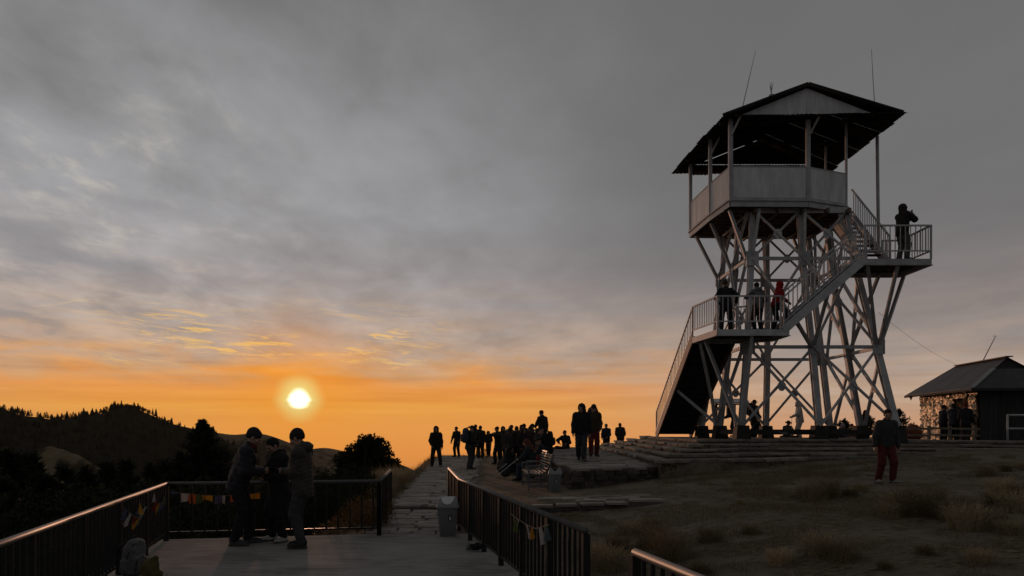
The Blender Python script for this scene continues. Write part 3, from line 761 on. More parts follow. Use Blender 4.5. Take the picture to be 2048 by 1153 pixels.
f2 = flight('middle_flight', (8.6, 23.4, 4.88), (11.15, 23.4, 7.12), (0, 1.1, 0), 11, DARK_ST, False)
landing('upper_landing', [(11.15, 23.4), (13.25, 23.4), (13.25, 25.3), (11.6, 25.3), (11.15, 24.6)], 7.13,
        [((11.15, 23.4), (13.25, 23.4), (1, 1)), ((13.25, 23.4), (13.25, 25.3), (0, 1)), ((13.25, 25.3), (12.65, 25.3), (0, 1))], (12.2, 24.4, 7.13))
f3 = flight('upper_flight', (11.85, 24.75, 7.14), (11.85, 27.5, 9.58), (.78, 0, 0), 11, DARK_ST, False)
bar('head_landing_plate', (11.9, 27.9, 9.56), (12.66, 27.9, 9.56), .8, .05)

# ------------------------------------------------------------------ sculpting with distance fields (people, bags)
class Sdf:
    def __init__(self): self.p = []
    def cone(self, a, b, r0, r1, k=1.0, mi=0, ax=None):      # tapered capsule; k flattens along ax
        self.p.append(('c', np.array(a, float), np.array(b, float), r0, r1, k, mi, None if ax is None else np.array(ax, float))); return self
    def ell(self, c, r, mi=0, rot=None):
        self.p.append(('e', np.array(c, float), np.array(r, float), None if rot is None else np.array(rot.to_3x3().transposed()), 0, 1, mi, None)); return self
    def box(self, c, h, rad, mi=0, rot=None):
        self.p.append(('b', np.array(c, float), np.array(h, float), None if rot is None else np.array(rot.to_3x3().transposed()), rad, 1, mi, None)); return self
    def _d(self, q, P):
        if q[0] == 'c':
            _, a, b, r0, r1, k, _, ax = q
            if k != 1.0:
                P = P + np.outer((P - a) @ ax, ax) * (k - 1); b = b + ax * ((b - a) @ ax) * (k - 1)
            ab = b - a; t = np.clip(((P - a) @ ab) / max(ab @ ab, 1e-9), 0, 1)
            return (np.linalg.norm(P - a - t[:, None] * ab, axis=1) - (r0 + (r1 - r0) * t)) / (k if k > 1 else 1)
        if q[0] == 'e':
            L = P - q[1]
            if q[3] is not None: L = L @ q[3].T
            n = np.linalg.norm(L / q[2], axis=1); n2 = np.linalg.norm(L / q[2] ** 2, axis=1)
            return n * (n - 1) / np.maximum(n2, 1e-6)
        L = P - q[1]
        if q[3] is not None: L = L @ q[3].T
        d = np.abs(L) - (q[2] - q[4])
        return np.linalg.norm(np.maximum(d, 0), axis=1) + np.minimum(d.max(axis=1), 0) - q[4]
    def bounds(self, q):
        if q[0] == 'c':
            r = max(q[3], q[4]); return np.minimum(q[1], q[2]) - r, np.maximum(q[1], q[2]) + r
        if q[0] == 'e':
            r = q[2] if q[3] is None else np.full(3, q[2].max()); return q[1] - r, q[1] + r
        r = q[2] if q[3] is None else np.full(3, np.linalg.norm(q[2])); return q[1] - r, q[1] + r
    def surface(self, h, blend=0.03, deform=None, cut=None):
        bs = [self.bounds(q) for q in self.p]
        lo = np.min([b[0] for b in bs], 0) - 4 * h; hi = np.max([b[1] for b in bs], 0) + 4 * h
        N = np.ceil((hi - lo) / h).astype(int) + 1
        D = np.full(N, 0.25); M = np.zeros(N, np.int8); best = np.full(N, 9.0)
        ax_ = [lo[i] + h * np.arange(N[i]) for i in range(3)]
        for q, (a, b) in zip(self.p, bs):
            i0 = np.maximum(((a - lo - blend - 3 * h) / h).astype(int), 0); i1 = np.minimum(((b - lo + blend + 3 * h) / h).astype(int) + 2, N)
            sl = tuple(slice(i0[i], i1[i]) for i in range(3))
            G = np.stack(np.meshgrid(*[ax_[i][sl[i]] for i in range(3)], indexing='ij'), -1); sh = G.shape[:3]
            d = self._d(q, G.reshape(-1, 3)).reshape(sh)
            c = D[sl]
            if blend > 0:
                k = np.maximum(blend - np.abs(c - d), 0) / blend; D[sl] = np.minimum(c, d) - k * k * blend * 0.25
            else: D[sl] = np.minimum(c, d)
            mm = d < best[sl]; best[sl] = np.where(mm, d, best[sl]); M[sl] = np.where(mm, q[6], M[sl])
        if deform is not None or cut is not None:
            G = np.stack(np.meshgrid(*ax_, indexing='ij'), -1)
            if deform is not None: D = D + deform(G)
            if cut is not None: D = np.maximum(D, cut(G))
        return nets(D, M, lo, h)

def nets(D, M, lo, h):
    s = D < 0; sh = np.array(D.shape) - 1
    pos = np.zeros((*sh, 3)); cnt = np.zeros(sh, int)
    cor = [(i, j, k) for i in (0, 1) for j in (0, 1) for k in (0, 1)]
    sub = lambda A, c: A[c[0]:c[0] + sh[0], c[1]:c[1] + sh[1], c[2]:c[2] + sh[2]]
    for a in cor:
        for d in range(3):
            if a[d]: continue
            b = tuple(a[i] + (1 if i == d else 0) for i in range(3))
            va, vb = sub(D, a), sub(D, b); m = sub(s, a) != sub(s, b)
            t = np.where(m, va / np.where(m, va - vb, 1), 0)
            p = [np.where(m, a[i] + (t if i == d else 0), 0) for i in range(3)]
            pos += np.stack(p, -1); cnt += m
    act = cnt > 0; idx = np.full(sh, -1); idx[act] = np.arange(act.sum())
    ij = np.argwhere(act)
    V = lo + h * (ij + pos[act] / cnt[act][:, None])
    Fs = []; MI = []
    for d in range(3):
        e, f = (d + 1) % 3, (d + 2) % 3
        a = [slice(None)] * 3; b = [slice(None)] * 3; a[d] = slice(0, -1); b[d] = slice(1, None)
        sa, sb = s[tuple(a)], s[tuple(b)]
        E = np.argwhere(sa != sb)
        ok = (E[:, e] > 0) & (E[:, f] > 0) & (E[:, e] < sh[e]) & (E[:, f] < sh[f]); E = E[ok]
        if not len(E): continue
        def cell(de, df):
            C = E.copy(); C[:, e] -= de; C[:, f] -= df; return idx[C[:, 0], C[:, 1], C[:, 2]]
        Q = np.stack([cell(1, 1), cell(0, 1), cell(0, 0), cell(1, 0)], -1)
        flip = ~sa[E[:, 0], E[:, 1], E[:, 2]]
        Q[flip] = Q[flip][:, ::-1]
        Fs.append(Q); MI.append(M[E[:, 0], E[:, 1], E[:, 2]])
    return V, np.concatenate(Fs), np.concatenate(MI)

def merge(parts):
    V, Fs, MI = [], [], []; n = 0
    for v, f, m in parts: V.append(v); Fs.append(f + n); MI.append(m); n += len(v)
    return np.concatenate(V), np.concatenate(Fs), np.concatenate(MI)
def xf(geo, M4):
    v, f, m = geo; A = np.array(M4.to_3x3()); t = np.array(M4.translation); return v @ A.T + t, f, m
def smesh(name, geo, mats): return mesh_np(name, geo[0].tolist(), geo[1].tolist(), mats, True, geo[2])

SKIN = mat('skin', (0.30, 0.17, 0.115), 0.55, 0, 0.1, 12)
LIP = mat('lips', (0.22, 0.09, 0.075), 0.5, 0, 0.1, 12)
EYE = mat('eye_dark', (0.02, 0.015, 0.012), 0.2, 0, 0.1, 12)
# head, facing +y, origin at its centre; chin at about -0.115, crown at +0.115
hs = Sdf()
hs.ell((0, -.012, .028), (.076, .096, .088)).ell((0, .016, -.045), (.060, .072, .070)).ell((0, .052, -.090), (.030, .026, .022)).ell((0, .070, .012), (.052, .020, .018))
hs.cone((0, .088, .004), (0, .108, -.026), .010, .015).ell((-.013, .095, -.030), (.010, .012, .009)).ell((.013, .095, -.030), (.010, .012, .009))
for s in (-1, 1):
    hs.ell((s * .078, -.008, -.006), (.010, .020, .032)).ell((s * .044, .058, -.026), (.024, .024, .022)).ell((s * .031, .083, .002), (.013, .007, .0075), 2)
hs.ell((0, .084, -.056), (.024, .013, .0065), 1).ell((0, .082, -.067), (.020, .013, .0065), 1)
hs.cone((0, -.012, -.05), (0, -.02, -.17), .052, .056)
HEAD = hs.surface(.0075, .014)
def make_hand(curl):
    """right hand, wrist at origin, fingers along -z, palm facing +y, thumb on -x side"""
    h = Sdf(); h.cone((-.018, 0, -.018), (-.022, .004, -.082), .018, .017, 1.0).cone((0, 0, -.01), (0, .003, -.085), .020, .018).cone((.020, 0, -.018), (.024, .003, -.078), .017, .015)
    for i, (x, L) in enumerate(((-.030, .074), (-.010, .083), (.010, .077), (.030, .060))):
        p = np.array((x, .003, -.088)); a = 0.12
        for seg, r0, r1 in ((.46, .0095, .0088), (.30, .0088, .0080), (.24, .0080, .0068)):
            a += curl * (1.0 + .08 * i); q = p + L * seg * np.array((x * .8 * (1 - curl * .6), math.sin(a), -math.cos(a))); h.cone(p, q, r0, r1); p = q
    p = np.array((-.028, .008, -.030))
    for d, L, r0, r1 in (((-.65, .45, -.62), .042, .0135, .0115), ((-.30 + .5 * curl, .55, -.78), .032, .0112, .0098), ((.0 + .7 * curl, .6, -.8), .026, .0098, .0080)):
        d = np.array(d); q = p + L * d / np.linalg.norm(d); h.cone(p, q, r0, r1); p = q
    return h.surface(.0055, .006)
HANDS = {'relax': make_hand(.28), 'grip': make_hand(.85)}
def mirror(geo):
    v, f, m = geo; v = v.copy(); v[:, 0] *= -1; return v, f[:, ::-1], m
HANDS_L = {k: mirror(g) for k, g in HANDS.items()}
# head wear, in head coordinates
def face_cut(y0, zlo, zhi, w):
    return lambda G: -np.maximum(np.maximum(np.abs(G[..., 0]) - w, y0 - G[..., 1]), np.maximum(zlo - G[..., 2], G[..., 2] - zhi))
WEAR = {}
def wear(kind):
    if kind in WEAR: return WEAR[kind]
    s = Sdf(); h = .009; bl = .02; cut = None; de = None
    if kind == 'beanie':
        s.ell((0, -.018, .034), (.085, .108, .102)).ell((0, -.035, .07), (.065, .075, .075)); cut = lambda G: (-.010 + .36 * G[..., 1]) - G[..., 2]
        de = lambda G: -.002 * np.abs(np.sin(np.arctan2(G[..., 1], G[..., 0]) * 22)) + .003 * np.sin(G[..., 0] * 60 + 1) * np.sin(G[..., 2] * 55)
    elif kind == 'short_hair':
        s.ell((0, -.022, .034), (.084, .104, .095)).ell((0, .012, .090), (.060, .05, .032)); cut = lambda G: (-.07 + .85 * np.clip(G[..., 1] + .05, 0, .14)) - G[..., 2]
        de = lambda G: .004 * np.sin(G[..., 0] * 190) * np.sin(G[..., 1] * 170)
    elif kind == 'long_hair':
        s.ell((0, -.022, .034), (.090, .108, .096)).cone((-.055, -.045, 0), (-.075, -.06, -.24), .05, .055).cone((.055, -.045, 0), (.075, -.06, -.24), .05, .055).cone((0, -.07, 0), (0, -.10, -.27), .07, .07)
        cut = face_cut(.045, -.3, .055, .065); de = lambda G: .005 * np.sin(G[..., 0] * 150 + np.sin(G[..., 2] * 25))
    elif kind == 'hood':
        s.ell((0, -.02, .03), (.112, .128, .122)).cone((0, -.02, 0), (0, -.025, -.14), .108, .118).ell((0, -.07, .06), (.07, .07, .08)); cut = face_cut(.045, -.115, .085, .066)
        de = lambda G: .004 * np.sin(G[..., 2] * 70 + G[..., 0] * 30)
    elif kind == 'cap':
        s.ell((0, -.014, .045), (.086, .104, .086)).ell((0, .115, .045), (.062, .075, .010)); cut = lambda G: .035 - G[..., 2]
    elif kind == 'hat':
        s.ell((0, -.012, .055), (.088, .106, .085)).ell((0, -.01, .038), (.165, .175, .014)); cut = lambda G: .024 - G[..., 2]
    WEAR[kind] = s.surface(h, bl, de, cut); return WEAR[kind]
# right shoe: heel at origin on the ground, toe towards +y
ss = Sdf(); ss.cone((0, 0, .045), (0, .11, .042), .043, .045).cone((0, .10, .042), (.004, .185, .036), .046, .038).cone((0, -.005, .06), (0, -.012, .10), .044, .045).box((0, .085, .014), (.046, .145, .015), .012, 1)
SHOE = ss.surface(.010, .02, None, lambda G: .001 - G[..., 2])
SOLE = mat('shoe_sole', (0.05, 0.045, 0.04), 0.8)
MCOL = {}
def cloth(col, rough=.85):
    k = tuple(round(c, 3) for c in col)
    if k not in MCOL: MCOL[k] = mat('cloth_%d' % len(MCOL), col, rough, 0, .18, 9, .25, 55, spec=.25)
    return MCOL[k]

def ik(S, T, l1, l2, pole):
    S, T, pole = Vector(S), Vector(T), Vector(pole); d = T - S; L = d.length
    if L > (l1 + l2) * .995: T = S + d * ((l1 + l2) * .995 / L); d = T - S; L = d.length
    a = (l1 * l1 - l2 * l2 + L * L) / (2 * L); h = math.sqrt(max(0, l1 * l1 - a * a)); n = d / L
    p = (pole - n * pole.dot(n)).normalized()
    return S + n * a + p * h, T

def person(label, pos, face, H=1.70, pose=None, top=(.03, .03, .035), legs=(.02, .02, .024), shoes=(.03, .03, .03), head='beanie', headcol=(.02, .02, .022), puff=.022,
           hem=-.06, quilt=0.0, hooddown=False, scarf=None, group='people on the hilltop', fine=False, skirt=False, face_w=1.0, skin=True):
    """pose (metres for a 1.70 m body, local frame facing +y): pelvis, lean, neck (pitch, yaw), hands l/r, feet l/r, poles"""
    P = dict(pelvis=(0, 0, .93), lean=4, head=(5, 0), hl=(-.24, .06, .76), hr=(.24, .06, .76), fl=(-.10, .0, 0), fr=(.10, .0, 0), toe=10, grip='relax',
             el=(-.5, -1, -.2), er=(.5, -1, -.2), kn=(0, 1, 0), sway=0, handdir=None)
    P.update(pose or {})
    if not fine:
        jr = random.Random(label); P['sway'] += jr.uniform(-3, 3); P['lean'] += jr.uniform(-2, 7); P['head'] = (P['head'][0] + jr.uniform(-8, 14), P['head'][1] + jr.uniform(-35, 35)); P['toe'] += jr.uniform(-6, 12)
    sc = H / 1.735
    root_M = Matrix.Translation(Vector(pos)) @ Matrix.Rotation(-R(face), 4, 'Z') @ Matrix.Scale(sc, 4)
    V = Vector
    pel = V(P['pelvis']); ln = R(P['lean']); sw = R(P['sway'])
    up = V((math.sin(sw), math.sin(ln), math.cos(ln))).normalized(); rt = V((1, 0, 0)); fw = up.cross(rt).normalized() * -1
    fw = V((0, math.cos(ln), -math.sin(ln)))
    waist = pel + V((0, 0, .12)); chest = pel + up * .36 + fw * .01; nb = pel + up * .525 ; hp, hy = P['head']
    pit = ln * .6 + R(hp)
    hc = nb + V((math.sin(sw) * .1, math.sin(pit) * .14 + .02, math.cos(pit) * .165))
    sl, sr = nb - rt * .165 - up * .055, nb + rt * .165 - up * .055
    el, hl = ik(sl, P['hl'], .285, .255, P['el']); er, hr = ik(sr, P['hr'], .285, .255, P['er'])
    hipl, hipr = pel - rt * .09 - V((0, 0, .03)), pel + rt * .09 - V((0, 0, .03))
    fl, fr = V(P['fl']), V(P['fr'])
    kl, al = ik(hipl, fl + V((0, 0, .09)), .42, .42, V(P['kn']) + V((-.12, 0, 0))); kr, ar = ik(hipr, fr + V((0, 0, .09)), .42, .42, V(P['kn']) + V((.12, 0, 0)))
    h = .015 if fine else .024
    head_M = Matrix.Translation(hc) @ Matrix.Rotation(-R(hy), 4, 'Z') @ Matrix.Rotation(-pit, 4, 'X') @ Matrix.Scale(1.06, 4)
    def hand_M(e, w, side):
        d = (w - e).normalized()
        if P['handdir']: d = (d + V(P['handdir']) * 1.2).normalized()
        z = -d; pn = V((-side, .25, .15)) if P['grip'] == 'relax' else V((-side * .8, -.15, .5))
        y = (pn - z * pn.dot(z)).normalized(); x_ = y.cross(z)
        M = Matrix((x_, y, z)).transposed().to_4x4(); M.translation = w; return M
    # the body itself
    b = Sdf()
    b.cone(pel, chest, .125, .140, 1.35, ax=fw).cone(chest, nb - up * .06, .14, .10, 1.4, ax=fw).cone(sl, sr, .055, .055).cone(nb - up * .03, hc - V((0, 0, .06)), .052, .05)
    for S, E, W in ((sl, el, hl), (sr, er, hr)): b.cone(S, E, .048, .038).cone(E, W, .038, .026)
    for S, K, A in ((hipl, kl, al), (hipr, kr, ar)): b.cone(S, K, .075, .05).cone(K, A, .05, .035)
    geo = merge([b.surface(.03 if not fine else .02, .03), xf(HEAD, head_M), xf(HANDS_L[P['grip']], hand_M(el, hl, -1)), xf(HANDS[P['grip']], hand_M(er, hr, 1))])
    body = link('person', smesh('person', geo, [SKIN, LIP, EYE]), None, mat4=root_M)
    tag(body, label, 'person', group)
    def child(name, geo, mats, M=Matrix.Identity(4)):
        o = bpy.data.objects.new(name, smesh(name, geo, mats)); COL.objects.link(o); o.parent = body; o.matrix_local = M; return o
    # jacket
    j = Sdf(); pf = puff + (.012 if fine else .018); z_h = pel + V((0, 0, hem))
    j.cone(chest, z_h, .148 + pf, .150 + pf, 1.3, ax=fw).cone(chest, nb - up * .08, .150 + pf, .105 + pf * .6, 1.35, ax=fw).cone(sl, sr, .066 + pf * .5, .066 + pf * .5)
    j.cone(nb - up * .05, nb + up * .035, .082 + pf * .3, .072 + pf * .2)
    if skirt: j.cone(pel, V((pel.x, pel.y + .02, skirt)), .165, .20, 1.15, ax=(0, 1, 0))
    for S, E, W in ((sl, el, hl), (sr, er, hr)):
        j.cone(S, E, .062 + pf * .7, .052 + pf * .6); Wc = E.lerp(W, .95); j.cone(E, Wc, .052 + pf * .6, .040 + pf * .35)
    if hooddown: j.ell(nb - fw * .09 + up * .03, (.12, .075, .075)).cone(nb + V((-.09, -.05, .04)), nb + V((.09, -.05, .04)), .055, .055)
    zb = skirt - .06 if skirt else z_h.z - .085
    sd = random.uniform(0, 9)
    def de(G):
        w = .005 * np.sin(G[..., 0] * 31 + sd) * np.sin(G[..., 2] * 23 + 2 * sd) * np.sin(G[..., 1] * 27 + sd) * 2
        if quilt: w = w - .004 + .009 * (1 - np.abs(np.sin(np.pi * (G[..., 2] + .35 * G[..., 1]) / quilt))) ** 2.2
        return w
    cut = (lambda G: zb - G[..., 2]) if P['pelvis'][2] > .6 else None
    child('jacket', j.surface(h, .035, de, cut), [cloth(top, .6 if quilt else .85)])
    t = Sdf(); t.cone(hipl + V((0, 0, .07)), hipr + V((0, 0, .07)), .10, .10, 1.0)
    for S, K, A in ((hipl, kl, al), (hipr, kr, ar)): w_ = 0 if fine else .010; t.cone(S, K, .108 + w_, .080 + w_).cone(K, A.lerp(K, .04), .080 + w_, .066 + w_)
    child('trousers', t.surface(h, .025, lambda G: .005 * np.sin(G[..., 2] * 55 + sd) * np.sin(G[..., 0] * 40)), [cloth(legs)])
    for A, f, s in ((al, fl, -1), (ar, fr, 1)):
        M = Matrix.Translation(V((A.x, A.y - .02, f.z))) @ Matrix.Rotation(-R(P['toe'] * s), 4, 'Z')
        if P.get('tip') and s == P['tip'][0]: M = Matrix.Translation(V((A.x, A.y - .02, f.z))) @ Matrix.Rotation(R(P['tip'][1]), 4, 'X')
        child('shoe', SHOE if s > 0 else mirror(SHOE), [cloth(shoes, .6), SOLE], M)
    if head: child({'hood': 'hood', 'short_hair': 'hair', 'long_hair': 'hair'}.get(head, 'hat'), wear(head), [cloth(headcol)], head_M)
    if scarf:
        s = Sdf(); s.cone(nb + V((-.02, .02, .03)), nb + V((.02, .045, .02)), .078, .074).cone(nb + V((0, .075, 0)), nb + V((0, .09, -.05)), .042, .04)
        child('scarf', s.surface(.015, .03), [cloth(scarf)])
    body['_head'] = list((root_M @ head_M).translation)
    info = dict(M=root_M, hl=root_M @ hl, hr=root_M @ hr, nb=root_M @ nb, chest=root_M @ chest, up=up, face=face, sc=sc, body=body, head=root_M @ head_M)
    return info

PHONE_M = mat('phone_glass', (0.012, 0.012, 0.014), 0.15)
def phone(label, p, rot):
    m = MB(); m.box((-.037, -.004, -.078), (.037, .004, .078)); m.box((-.033, .0042, -.07), (.033, .0052, .07)); m.box((-.03, -.0062, .04), (-.008, -.0042, .07))
    o = link('phone', m.mesh('phone', PHONE_M), None, loc=p, rot=rot); return tag(o, label, 'phone', 'phones being held')

bk = Sdf(); bk.box((0, 0, .24), (.155, .095, .24), .085).box((0, -.105, .17), (.115, .05, .13), .05).ell((0, -.01, .47), (.13, .085, .06)).box((-.155, .0, .16), (.03, .06, .1), .03).box((.155, 0, .16), (.03, .06, .1), .03)
BAG = bk.surface(.012, .02, lambda G: .003 * np.sin(G[..., 2] * 60) * np.sin(G[..., 0] * 45))
def backpack(label, M4, col, trim, s=1.0, group='backpacks'):
    M4 = M4 @ Matrix.Scale(s, 4)
    o = link('backpack', smesh('backpack', BAG, [cloth(col, .7)]), None, mat4=M4); tag(o, label, 'backpack', group)
    tm = cloth(trim, .7)
    def ch(name, mb):
        c = bpy.data.objects.new(name, mb.mesh(name, tm, smooth=True)); COL.objects.link(c); c.parent = o
    for sx in (-.085, .085):
        m = MB(); m.tube([(sx, .09, .44), (sx, .17, .40), (sx * 1.1, .20, .28), (sx * 1.2, .14, .10), (sx * 1.3, .09, .06)], [.022, .026, .024, .016, .012], 8); ch('shoulder_strap', m)
    m = MB(); m.tube([(-.04, .05, .50), (-.035, .05, .545), (.035, .05, .545), (.04, .05, .50)], .012, 7); ch('grab_handle', m)
    m = MB(); m.tube([(-.105, -.150, .10), (-.10, -.158, .27), (0, -.160, .305), (.10, -.158, .27), (.105, -.150, .10)], .006, 6); ch('zip', m)
    m = MB(); m.tube([(-.157, -.03, .02), (-.162, -.04, .30), (-.10, -.07, .47), (0, -.085, .50), (.10, -.07, .47), (.162, -.04, .30), (.157, -.03, .02)], .007, 6); ch('zip', m)
    return o
def worn_bag(label, pi, col, trim, s=1.0):
    M = pi['M']; loc = M.inverted() @ pi['chest']
    return backpack(label, M @ Matrix.Translation(loc + Vector((0, -.22, -.24))) @ Matrix.Rotation(-R(4), 4, 'X'), col, trim, s)

# ------------------------------------------------------------------ shed
SHW = mat('tarred_planks', (0.030, 0.028, 0.027), 0.85, 0, 0.35, 3, 0.3, 20, rnd=0.25, stretch=(4, 4, .6))
SHR = mat('grey_roof_sheet', (0.05, 0.051, 0.054), 0.6, 0, 0.2, 1.5, 0.15, 12, rnd=0.08)
FOIL = mat('sky_tinted_crinkled_foil', (0.55, 0.44, 0.31), 0.33, 1.0, 0.4, 5, 1.0, 14, bdist=0.06)  # silver foil; orange sky reflection tinted into its base colour
WOOD = mat('grey_wood', (0.16, 0.125, 0.095), 0.85, 0, 0.25, 6, 0.3, 20)
WHITEP = mat('white_pipe', (0.42, 0.42, 0.41), 0.5)
SA = Vector((19.6, 31.0, 1.05)); sd_ = Vector((.132, .991, 0)); sr_ = Vector((.991, -.132, 0)); UP = Vector((0, 0, 1))
shed = empty('shed', SA, 'dark plank hut with grey hipped roof and shiny foil on its side', 'hut')
def S(a, b, z): return SA + sd_ * a + sr_ * b + UP * (z - 1.05)
SLn, SWd, ZT = 5.75, 2.4, 3.40
b = MB(); b.hexa([S(.05, .06, 1.0), S(.05, SWd - .06, 1.0), S(SLn - .05, SWd - .06, 1.0), S(SLn - .05, .06, 1.0), S(.05, .06, ZT), S(.05, SWd - .06, ZT), S(SLn - .05, SWd - .06, ZT), S(SLn - .05, .06, ZT)])
b.build('wall', SHW, shed)
n = 14; pw = SWd / n
for i in range(n):
    q = MB(); off = .02 + random.uniform(-.006, .006); q.hexa([S(-off, i * pw + .004, 1.02), S(-off, (i + 1) * pw - .004, 1.02), S(.05, (i + 1) * pw - .004, 1.02), S(.05, i * pw + .004, 1.02),
        S(-off, i * pw + .004, ZT - .02), S(-off, (i + 1) * pw - .004, ZT - .02), S(.05, (i + 1) * pw - .004, ZT - .02), S(.05, i * pw + .004, ZT - .02)]); q.build('plank', SHW, shed)
q = MB(); q.hexa([S(.85, .02, 1.05), S(2.05, .02, 1.05), S(2.05, .055, 1.05), S(.85, .055, 1.05), S(.85, .02, 3.0), S(2.05, .02, 3.0), S(2.05, .055, 3.0), S(.85, .055, 3.0)]); q.build('doorway_shade_panel', mat('doorway_shade', (0.015, 0.012, 0.010), 0.9), shed)  # dark panel painting the shade inside the open doorway
for a in (.80, 2.05):
    q = MB(); q.bar(S(a + .02, .02, 1.05), S(a + .02, .02, 3.05), .06, .06); q.build('door_frame', WOOD, shed)
def foil(a0, a1, z0, z1, seed):
    na, nz = max(6, int((a1 - a0) / .035)), int((z1 - z0) / .035)
    A, Z = np.meshgrid(np.linspace(a0, a1, na), np.linspace(z0, z1, nz))
    B = -.02 - .16 * np.abs(vnoise(A, Z, .17, seed) - .5) - .10 * (vnoise(A, Z, .42, seed + 5)) - .075 * vnoise(A, Z, .075, seed + 9)
    P = np.array(SA)[None, None] + A[..., None] * np.array(sd_) + B[..., None] * np.array(sr_); P[..., 2] += Z - 1.05
    me = grid_mesh('foil_sheet', P[..., 0] - SA.x, P[..., 1] - SA.y, P[..., 2] - SA.z, FOIL, False); link('foil_sheet', me, shed, loc=SA)
foil(.04, .78, 1.15, 3.36, 1)
for i in range(4): foil(2.14 + i * .9, 2.14 + (i + 1) * .9 - .02, 1.12, 3.36, 20 + 7 * i)
foil(.86, 2.04, 3.06, 3.36, 77)
E0, E1, E2, E3 = S(-.65, -.6, 3.38), S(SLn + .65, -.6, 3.36), S(SLn + .65, SWd + .6, 3.36), S(-.65, SWd + .6, 3.38)
RG0, RG1 = S(.25, SWd / 2, 4.72), S(SLn - .9, SWd / 2, 4.72)
sroof = bpy.data.objects.new('roof', None); COL.objects.link(sroof); sroof.parent = shed; sroof.location = Vector((0, 0, 2.3)); BASE[sroof.name] = SA + Vector((0, 0, 2.3))
def sheets(e0, e1, t0, t1, nn, m):
    for i in range(nn):
        u0, u1 = i / nn, (i + 1) / nn; a, b_, c, d = e0.lerp(e1, u0), e0.lerp(e1, u1), t0.lerp(t1, u1), t0.lerp(t1, u0)
        k = UP * (.03 + .006 * (i % 2)); q = MB(); q.hexa([a, b_, c, d, a + k, b_ + k, c + k, d + k]); q.build('roof_sheet', m, sroof)
sheets(E0, E1, RG0, RG1, 7, SHR); sheets(E2, E3, RG1, RG0, 7, SHR)
G0, G1 = E0.lerp(RG0, .62), E3.lerp(RG0, .62); G0 = G0 + sd_ * .05; G1 = G1 + sd_ * .05
sheets(E0 + UP * .01, E3 + UP * .01, G0, G1, 6, SHR); sheets(E1, E2, RG1 + sr_ * -.05, RG1 + sr_ * .05, 6, SHR)
q = MB(); q.v = [G0 + sd_ * .1, G1 + sd_ * .1, RG0 + sd_ * .1, G0 + sd_ * .14, G1 + sd_ * .14, RG0 + sd_ * .14]; q.f = [(0, 1, 2), (5, 4, 3), (0, 3, 4, 1), (1, 4, 5, 2), (2, 5, 3, 0)]; q.mi = [0] * 5; q.build('gable', SHW, sroof)
q = MB(); q.bar(RG0 - sd_ * .15 + UP * .05, RG1 + UP * .05, .3, .04); q.build('ridge_cap', SHR, sroof)
q = MB(); q.bar(E0 + UP * .05, G0 + UP * .05, .22, .03); q.build('hip_cap', mat('pale_hip_flashing', (0.20, 0.20, 0.20), 0.5), sroof)
for a, c in ((E0, E1), (E0, E3)): q = MB(); q.bar(a - UP * .03, c - UP * .03, .04, .1); q.build('fascia', SHW, sroof)
q = MB(); a = S(1.6, 2.2, 4.7); q.tube([at(1966, 722, 33), at(1990, 675, 33)], [.025, .015], 6)
for k in range(4): q.tube([at(1990, 675, 33), at(1990 + 4 * math.cos(k * 1.57), 672 + 3 * math.sin(k * 1.57), 33)], .008, 4)
q.build('roof_antenna', STEEL, sroof)
q = MB(); pts = [S(1.0 + 1.0 * t, -.06, 3.12 - .42 * (1 - (2 * t - 1) ** 2)) for t in np.linspace(0, 1, 14)]; q.tube(pts, .035, 6); q.build('garland', mat('marigold_garland', (0.30, 0.10, 0.02), 0.9, 0, .4, 30, .8, 60), shed)
q = MB(); p = at(1822, 792, 36.6); q.v = [p + Vector((-.12, 0, 0)), p + Vector((.12, 0, 0)), p + Vector((.0, 0, -.24)), p + Vector((-.12, .01, 0)), p + Vector((.12, .01, 0)), p + Vector((0, .01, -.24))]
q.f = [(0, 2, 1), (3, 4, 5), (0, 1, 4, 3), (1, 2, 5, 4), (2, 0, 3, 5)]; q.mi = [0] * 5; q.build('pennant', mat('orange_pennant', (0.35, 0.14, 0.05), 0.8, transl=.4), shed)
# cable from tower to hut
q = MB(); a, c = at(1757, 625, 25.2), RG1 + UP * .1
q.tube([a.lerp(c, t) - UP * (.7 * t * (1 - t)) for t in np.linspace(0, 1, 24)], .0045, 5); solo(q, 'cable', DARK_ST, 'thin sagging cable strung from the tower to the hut roof', 'cable', tuple(a))
# fence and pipe frame beside the hut
fe = empty('fence', (15.9, 30, 1.3), 'low rough wooden fence in front of the foil covered hut', 'fence')
for i, xx in enumerate((15.85, 16.9, 17.75, 18.75)):
    q = MB(); q.box((xx - .05, 29.95, 1.2), (xx + .05, 30.05, 1.84 + .03 * (i % 2))); q.build('post', WOOD, fe)
for z in (1.47, 1.74):
    for xa, xb in ((15.7, 16.9), (16.95, 18.9)): q = MB(); q.bar((xa, 29.92, z + .02), (xb, 29.92, z - .01), .04, .08); q.build('rail', WOOD, fe)
fr = empty('pipe_frame', (18.75, 28, 1.2), 'white pipe frame at the right edge in front of the dark hut wall', 'frame')
for pa, pb_, nm in (((18.75, 28, 1.15), (18.75, 28, 2.28), 'upright'), ((18.75, 28, 2.26), (21.4, 28, 2.26), 'top_bar'), ((18.78, 28, 1.75), (21.4, 28, 1.75), 'middle_bar'), ((21.4, 28, 1.15), (21.4, 28, 2.28), 'upright')):
    q = MB(); q.tube([pa, pb_], .035, 8); q.build(nm, WHITEP, fr, True)
sp_ = Sdf().ell((0, 0, .32), (.36, .26, .36)).ell((.1, 0, .2), (.3, .28, .25)).surface(.02, .05, lambda G: .012 * np.sin(G[..., 0] * 25) * np.sin(G[..., 2] * 30), lambda G: -G[..., 2])
